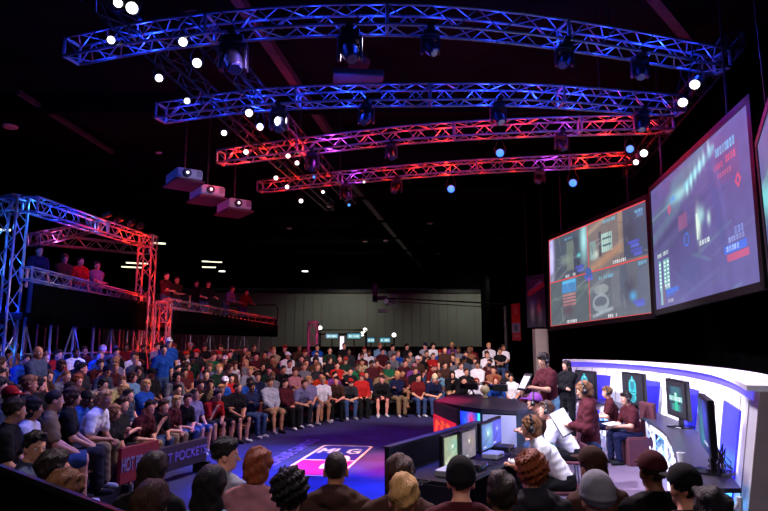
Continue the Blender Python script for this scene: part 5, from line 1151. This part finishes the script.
# white-shirt players
y1 = math.atan2(-nP.y, -nP.x)
def stage_person(px, py, Y, pose, yaw, label, z0=DZ, sc=1., chair=None, **kw):
    g, dz = at_head(px, py, Y, pose, yaw, sc); st = POSE[pose].get('stand'); z = z0
    if chair: chair((g.x, g.y, z), yaw, chair_label[label] if label in chair_label else 'chair under the '+label.split(',')[0])
    return person((g.x, g.y, z), yaw, pose, label=label, scale=sc, hero=True, **kw), g
chair_label = {}
pl1, g1 = stage_person(530, 428, -DZ, 'play', PI-.05, 'player in white T-shirt with headset and wavy blond hair, nearest the camera', chair=lambda l, a, s: folding('folding_chair', l, a, 'maroon chair of the nearest white-shirted player'), shirt='white', kind='tee', pants='black', hair='shaggy', hc='light brown', headset=True, shoes=True, sc=.95)
pl2, g2 = stage_person(546, 411, -DZ, 'play', PI-.22, 'player in white T-shirt behind the nearest one, dark headset', chair=lambda l, a, s: folding('folding_chair', l, a, 'maroon chair of the farther white-shirted player'), shirt='white', kind='tee', pants='black', hair='short', hc='brown', headset=True, shoes=True, sc=.95)
def handpoint(obj, pose, which='both'):
    J = skeleton(pose); Mx = Matrix.Translation(obj.location)@Matrix.Rotation(obj.rotation_euler.z, 4, 'Z')@Matrix.Scale(obj.scale.x, 4)
    a = (J['hdr']+J['hdl'])/2 if which == 'both' else J['hd'+which]; return Mx@Vector(a)
def controller(obj, pose, label, m='white'):
    p = handpoint(obj, pose)
    mb = surf([('e', v3(0, 0, 0), (.035, .06, .022), None, .01, '+'), ('c', v3(0, .05, 0), v3(-.055, .075, -.01), .024, .018), ('c', v3(0, -.05, 0), v3(-.055, -.075, -.01), .024, .018)], .006, .015)
    t = empty('game_controller', p+Vector((0, 0, .03)), obj.rotation_euler.z, label, 'game controller')
    cb = link(bpy.data.objects.new('controller_body', surf_mesh('controller_body', mb, M[m])), t)
    for y, x in ((.03, .01), (-.02, -.015)): MB().lathe([(.009, .015), (.007, .03), (.011, .034)], 10, Matrix.Translation((x, y, 0))).build('thumbstick', M['blackplastic'], cb)
    for k, (x, y) in enumerate(((.01, -.045), (-.01, -.045), (0, -.035), (0, -.055))): MB().lathe([(.004, .015), (.004, .022)], 8, Matrix.Translation((x, y, 0))).build('button', M['redpaint' if k == 0 else 'violet'], cb)
    return t
controller(pl1, 'play', 'white game controller held by the nearest white-shirted player'); controller(pl2, 'play', 'white game controller held by the farther white-shirted player')
# green print on the back of the shirts
for pl, lb in ((pl1, 'a'), (pl2, 'b')):
    J = skeleton('play'); c = J['chest']; s2 = (J['neck']-J['chest'])/np.linalg.norm(J['neck']-J['chest']); bk = v3(-s2[2], 0, s2[0]); p = c-v3(0, 0, .02)+bk*.137
    R = Matrix((Vector((0, -1, 0)), Vector(s2), Vector(bk))).transposed(); mm = M.setdefault('green_print', mat('green_print', (20, 96, 70), .8)); mb = MB()
    for q in range(7): a = q*PI/3.5; mb.tube([(0, 0, 0), (.05*math.cos(a), .06*math.sin(a), 0), (.07*math.cos(a+.4), .08*math.sin(a+.4), -.004)], [.012, .01, .004], 5)
    o = mb.build('shirt_print', mm, pl); o.matrix_local = Matrix.Translation(Vector(p))@R.to_4x4()
# foreground maroon folding seat backs next to the players (empty chairs)
stage_person(525, 391, -DZ, 'sit_leanturn', -2.6, 'person in maroon top with headset hunched behind the white-shirted players', z0=DZ, shirt='maroon', hair='short', hc='dark brown', headset=True, chair=lambda l, a, s: folding('folding_chair', l, a, 'maroon chair of the hunched person with headset'), pants='denim')
stage_person(534, 403, -DZ, 'play', 2.75, 'player in purple and white cap with headset, behind the white shirts', shirt='brown', hair='short', hc='brown', hat='cap', hatc='purple', headset=True, chair=lambda l, a, s: folding('folding_chair', l, a, 'maroon chair of the player in the purple cap'), pants='denim')
# standing man reading a clipboard
cm, gm = stage_person(544, 360, 11.0, 'stand_read', PI+.35, 'standing man in maroon polo and headset reading a dark clipboard', sc=1.03, shirt='maroon', kind='tee', pants='light blue', hair='short', hc='dark brown', headset=True, shoes=True)
p = handpoint(cm, 'stand_read'); t = empty('clipboard', p+Vector((-.03, -.0, .10)), PI+.35, 'dark clipboard with a white sheet held by the standing man', 'clipboard')
R_ = Matrix.Rotation(-.55, 3, 'Y'); MB().box((0, 0, 0), (.012, .24, .34), R=R_).build('board', M['blackplastic'], t); MB().box(R_@Vector((-.008, 0, -.01)), (.004, .2, .26), R=R_).box(R_@Vector((.008, 0, -.01)), (.004, .19, .24), R=R_).build('sheet', M['paper'], t); MB().box(R_@Vector((-.014, 0, .15)), (.014, .09, .03), R=R_).build('clip', M['alu'], t)
# young person standing with papers
nm, gn = stage_person(584, 391, -DZ, 'stand_hold', PI-.15, 'standing person in maroon hooded top with long blond hair and headset, seen from behind', sc=.86, shirt='maroon', kind='hoodie', pants='denim', hair='shaggy', hc='light brown', headset=True, shoes=True)
p = handpoint(nm, 'stand_hold'); t = empty('notebook', p+Vector((-.04, -.0, .04)), PI-.35, 'open white notebook with black cover held by the blond standing person', 'notebook')
R_ = Matrix.Rotation(2.2, 3, 'Z') @ Matrix.Rotation(-.45, 3, 'Y') @ Matrix.Rotation(.35, 3, 'X'); MB().box((0, 0, 0), (.012, .24, .31), R=R_).build('cover', M['blackplastic'], t); MB().box(R_@Vector((-.011, 0, .01)), (.010, .23, .30), R=R_).box(R_@Vector((.011, 0, .01)), (.010, .23, .30), R=R_).build('pages', M['paper'], t)
# two seated commentators
s1, _ = stage_person(607, 393, -DZ, 'sit_work', PI-.25, 'seated commentator in maroon shirt with short blond hair, left of the two', shirt='maroon', kind='tee', pants='navy', hair='short', hc='light brown', headset=True, sc=.87, chair=lambda l, a, s: folding('folding_chair', l, a, 'dark chair of the left seated commentator', 'blackplastic'), shoes=True)
s2_, _ = stage_person(626, 399, -DZ, 'sit_work', PI+.1, 'seated commentator in maroon shirt with black headset, right of the two', shirt='maroon', kind='tee', pants='navy', hair='short', hc='dark brown', headset=True, sc=.87, chair=lambda l, a, s: covered_chair(l, a, 'maroon covered chair with white sash under the right commentator'), shoes=True)
for s_, lb in ((s1, 'left'), (s2_, 'right')):
    p = handpoint(s_, 'sit_work'); t = empty('paper_sheet', p+Vector((0, 0, .045)), s_.rotation_euler.z, 'white papers in the hands of the %s seated commentator' % lb, 'paper'); MB().box((0, 0, 0), (.21, .30, .006), R=Matrix.Rotation(.15, 3, 'Y')).build('sheet', M['paper'], t)
stage_person(566, 366, 13.2, 'stand_cross', -2.4, 'dark figure in black standing at the far end of the white wall', shirt='black', kind='long', hair='long', hc='black', sc=.93, pants='black')

# ================================================================ FOREGROUND SPECTATORS (seen from behind)
FG = [ # px, py(head centre), yaw, pose, options, label
 (35, 448, .35, 'bust_right', dict(shirt='slate', hair='short', hc='black'), 'seated man in grey-blue shirt with short black hair at the lower left, in profile', 5.4),
 (54, 471, .9, 'bust', dict(shirt='charcoal', hair='short', hc='dark brown'), 'dark-haired child below the man in the grey-blue shirt', 4.6),
 (66, 494, 1.0, 'bust', dict(shirt='brown', hair='shaggy', hc='light brown'), 'light brown-haired head low at the left bottom edge', 3.9),
 (154, 471, 1.45, 'bust', dict(shirt='black', hair='long', hc='dark brown', hat=None), 'woman with long straight brown hair at the bottom left, rear one', 4.5),
 (152, 505, 1.4, 'bust', dict(shirt='black', hair='long', hc='brown'), 'person with brown hair cut off by the bottom edge, below the long-haired woman', 3.6),
 (226, 456, 1.1, 'bust_right', dict(shirt='light grey', hair='short', hc='black', kind='tee'), 'young man with black hair and pale grey shirt looking right', 4.9),
 (211, 488, 1.4, 'bust', dict(shirt='light blue', hair='long', hc='black'), 'woman with long black hair in front of the pale grey shirt', 3.9),
 (259, 467, 1.2, 'bust', dict(shirt='pink', hair='shaggy', hc='ginger', kind='tee'), 'man with reddish brown hair and pink shirt looking at the floor logo', 4.35),
 (290, 495, 1.5, 'bust', dict(shirt='black', hair='curly', hc='black'), 'curly black-haired head at the bottom between pink shirt and hooded man', 3.7),
 (336, 471, 1.5, 'bust', dict(shirt='brown', kind='hoodie', hair='buzz', hc='dark brown', skin='tan'), 'broad man with cropped hair and dark maroon hooded top before the floor logo', 4.0),
 (400, 476, 1.5, 'bust', dict(shirt='brown', hair='shaggy', hc='brown'), 'brown-haired head right of the hooded man, behind a blond one', 4.3),
 (404, 500, 1.5, 'bust', dict(shirt='maroon', hair='short', hc='blond'), 'short blond-haired head at the bottom, right of the hooded man', 3.6),
 (461, 482, 1.45, 'bust', dict(shirt='maroon', hair='short', hc='black', hat='beanie', hatc='black'), 'person in black knitted cap and maroon top, seated before the player desk', 3.95),
 (502, 497, 1.5, 'bust', dict(shirt='charcoal', hair='short', hc='dark brown', skin='brown'), 'short dark-haired head at the bottom, right of the black knitted cap', 3.6),
 (531, 474, 1.7, 'bust', dict(shirt='charcoal', kind='hoodie', hair='curly', hc='ginger'), 'person with curly ginger hair and dark hooded jacket', 4.2),
 (592, 468, 1.9, 'bust', dict(shirt='brown', hair='long', hc='brown', hat='cap', hatc='brown', hatback=False), 'person in dark brown cap with long brown hair, behind a grey cap', 4.3),
 (597, 501, 1.6, 'bust', dict(shirt='black', hair='buzz', hc='grey', hat='beanie', hatc='grey'), 'head in a plain grey knitted cap at the bottom edge', 3.6),
 (652, 473, 1.6, 'bust', dict(shirt='black', hair='short', hc='dark brown', hat='cap', hatc='maroon', hatback=False, skin='brown'), 'person in maroon baseball cap before the purple stage floor', 4.2),
 (684, 489, 1.7, 'bust', dict(shirt='black', hair='short', hc='black', hat='cap', hatc='black'), 'person in black cap at the bottom right, beside the maroon cap', 3.85),
 (712, 517, 1.7, 'bust', dict(shirt='black', hair='short', hc='black'), 'dark shoulder and hair at the bottom right corner under the desk end', 3.4),
]
fg_obj = []
for n, (x, y, yaw, pose, kw, lb, Y) in enumerate(FG):
    sc = 1.0
    g, dz = at_head(x, y, None, pose, yaw, sc); dz = 0
    kw.setdefault('hair', 'short'); kw.setdefault('pants', 'black')
    o = person((g.x, g.y, dz), yaw, pose, label=lb, scale=sc, hero=True, **kw); fg_obj.append((o, pose, kw))
    t = empty('folding_chair', (g.x, g.y, dz), yaw, 'dark chair under the '+' '.join(lb.split(',')[0].split()[:12]), 'chair', 'chairs of the spectators seen from behind')
    hh = .93
    t.scale = (sc,)*3
    MB().box((-.02, 0, .43), (.40, .42, .03)).build('seat', M['blackplastic'], t); MB().box((-.27, 0, .66), (.03, .40, .28)).build('backrest', M['blackplastic'], t)
    for xx in (-.2, .16):
        for yy in (-.2, .2): MB().tube([(xx, yy, .001), (xx, yy, .42)], .014, 5).build('leg', M['blacksteel'], t)
# lettering on the back of the maroon top
o = [a for a in fg_obj if a[2].get('hat') == 'beanie' and a[2]['shirt'] == 'maroon'][0][0]
J = skeleton('bust'); text_mesh('back_lettering', 'Mina', .10, M['lett'], o, (float(J['chest'][0])-.112, .075, float(J['chest'][2])+.135), (PI/2-.45, 0, -PI/2), .02)
# riser the two seat rows in front of the camera stand on, and the dark barrier at the lower left
t = empty('draped_barrier', (0, 0, 0), 0, 'black draped barrier cutting off the lower left corner', 'barrier')
a = atY(-6, 463, 4.2); b = atY(132, 516, 3.1)
d = (b-a); d.z = 0; q = MB(); V = [Vector((a.x, a.y, 0)), Vector((b.x, b.y, 0)), Vector((b.x, b.y, b.z)), Vector((a.x, a.y, a.z))]; nn = Vector((-d.y, d.x, 0)).normalized()*.08
q.add([v for v in V]+[v-nn for v in V], [(0, 1, 2, 3), (7, 6, 5, 4), (0, 4, 5, 1), (1, 5, 6, 2), (2, 6, 7, 3), (3, 7, 4, 0)]).build('cloth', M['drape'], t)
MB().tube([V[3]-nn*.5, V[2]-nn*.5], .03, 6).build('top_rail', M['blacksteel'], t)

# ================================================================ LIGHT
w = bpy.data.worlds.new('world'); SC.world = w; w.use_nodes = True; w.node_tree.nodes['Background'].inputs['Color'].default_value = (.4, .35, .6, 1); w.node_tree.nodes['Background'].inputs['Strength'].default_value = .006
WARM = (1.0, .86, .84); COOL = (.85, .82, 1.0)
# crowd wash from the trusses over the floor
slight('crowd_wash', (.5, 13.0, 6.7), (-6.0, 11.5, .9), WARM, 1700, 72)
slight('crowd_wash', (-.5, 9.0, 6.7), (-5.5, 8.0, .9), (.9, .8, 1.0), 650, 75)
slight('crowd_wash', (2.0, 10.5, 6.7), (-3.8, 18.5, .9), WARM, 2300, 46)
slight('crowd_wash', (1.0, 11.5, 6.7), (1.6, 21.0, .9), WARM, 3500, 52)
slight('crowd_wash', (3.5, 12.0, 6.6), (3.6, 20.0, .9), WARM, 1600, 45)
slight('violet_wash', (-1.5, 8.0, 6.7), (-7.0, 9.5, 1.5), (.35, .2, 1.0), 900, 60)
# stage wash
slight('stage_wash', (1.4, 8.0, 6.5), (4.9, 10.0, 1.0), COOL, 1500, 62)
slight('wall_wash', (-2.4, 8.0, 6.6), (4.4, 8.4, .9), COOL, 9000, 34, .8)
slight('wall_wash', (-2.2, 11.0, 6.6), (5.2, 12.4, .9), COOL, 9000, 34, .8)
slight('stage_wash', (1.0, 5.6, 6.4), (3.8, 6.6, 1.0), COOL, 1000, 60)
slight('stage_wash', (2.2, 11.5, 6.5), (5.2, 13.8, 1.0), COOL, 1600, 60)
slight('stage_key', (3.0, 5.2, 6.3), (1.9, 7.4, .9), (.95, .9, 1.0), 900, 40)
slight('stage_key', (3.2, 7.5, 6.3), (2.6, 9.6, .9), (.95, .9, 1.0), 900, 45)
slight('stage_violet', (2.4, 6.6, 6.5), (3.6, 8.4, 0), (.35, .2, 1.0), 900, 50)
slight('projector_fill', (.8, 8.6, 6.0), (-4.4, 15.2, 6.1), (1, .97, .92), 600, 22)
# floor colour washes
slight('floor_blue', (-1.8, 9.0, 6.7), (-1.2, 9.6, 0), (.01, .08, 1.0), 9500, 34, .8)
slight('floor_blue', (.3, 8.6, 6.7), (.15, 8.0, 0), (.01, .06, 1.0), 8000, 32, .8)
slight('floor_blue', (-2.5, 11.5, 6.7), (-2.4, 11.8, 0), (.02, .08, 1.0), 6500, 30, .8)
slight('floor_blue', (-2.6, 7.0, 6.7), (-2.6, 7.4, 0), (.02, .05, .8), 1200, 40, .8)
slight('floor_magenta', (.6, 10.6, 6.7), (.5, 11.2, 0), (1.0, .02, .14), 13000, 26, .9)
slight('floor_violet', (-.6, 13.6, 6.7), (-.4, 14.2, 0), (.3, .08, .8), 900, 44, .9)
slight('logo_light', (-.8, 6.0, 6.6), tuple(cx), (1.0, .78, .72), 7500, 17, .5)
slight('blue_back_light', (-3.0, 6.4, 6.6), (-6.4, 7.4, 1), (.05, .1, 1), 500, 60)
slight('foreground_fill', (-2.0, -1.5, 6.5), (-1.2, 4.4, 1.0), (1.0, .8, .85), 520, 50, .9)  # unseen fill pair, added behind the camera to brighten the foreground backs
slight('foreground_fill', (2.2, -1.5, 6.5), (1.2, 4.3, 1.0), (1.0, .82, .8), 240, 46, .9)
# back wall and foreground
slight('back_wall_wash', (-3, 50, 8.2), (-4, 56, 2), (.9, .95, .8), 520, 110, .9)
slight('back_wall_wash', (8, 50, 8.2), (8, 56, 2), (.9, .95, .8), 520, 110, .9)
slight('ceiling_bounce', (-3, 44, 3.0), (-3, 40, 9), (1, .95, .8), 500, 120, .9)
slight('foreground_rim', (-.4, 9.0, 6.9), (-.6, 4.4, 1), (1.0, .82, .9), 2300, 60)
slight('foreground_rim', (2.4, 8.4, 6.9), (2.0, 4.4, 1), (1.0, .78, .86), 1700, 50)
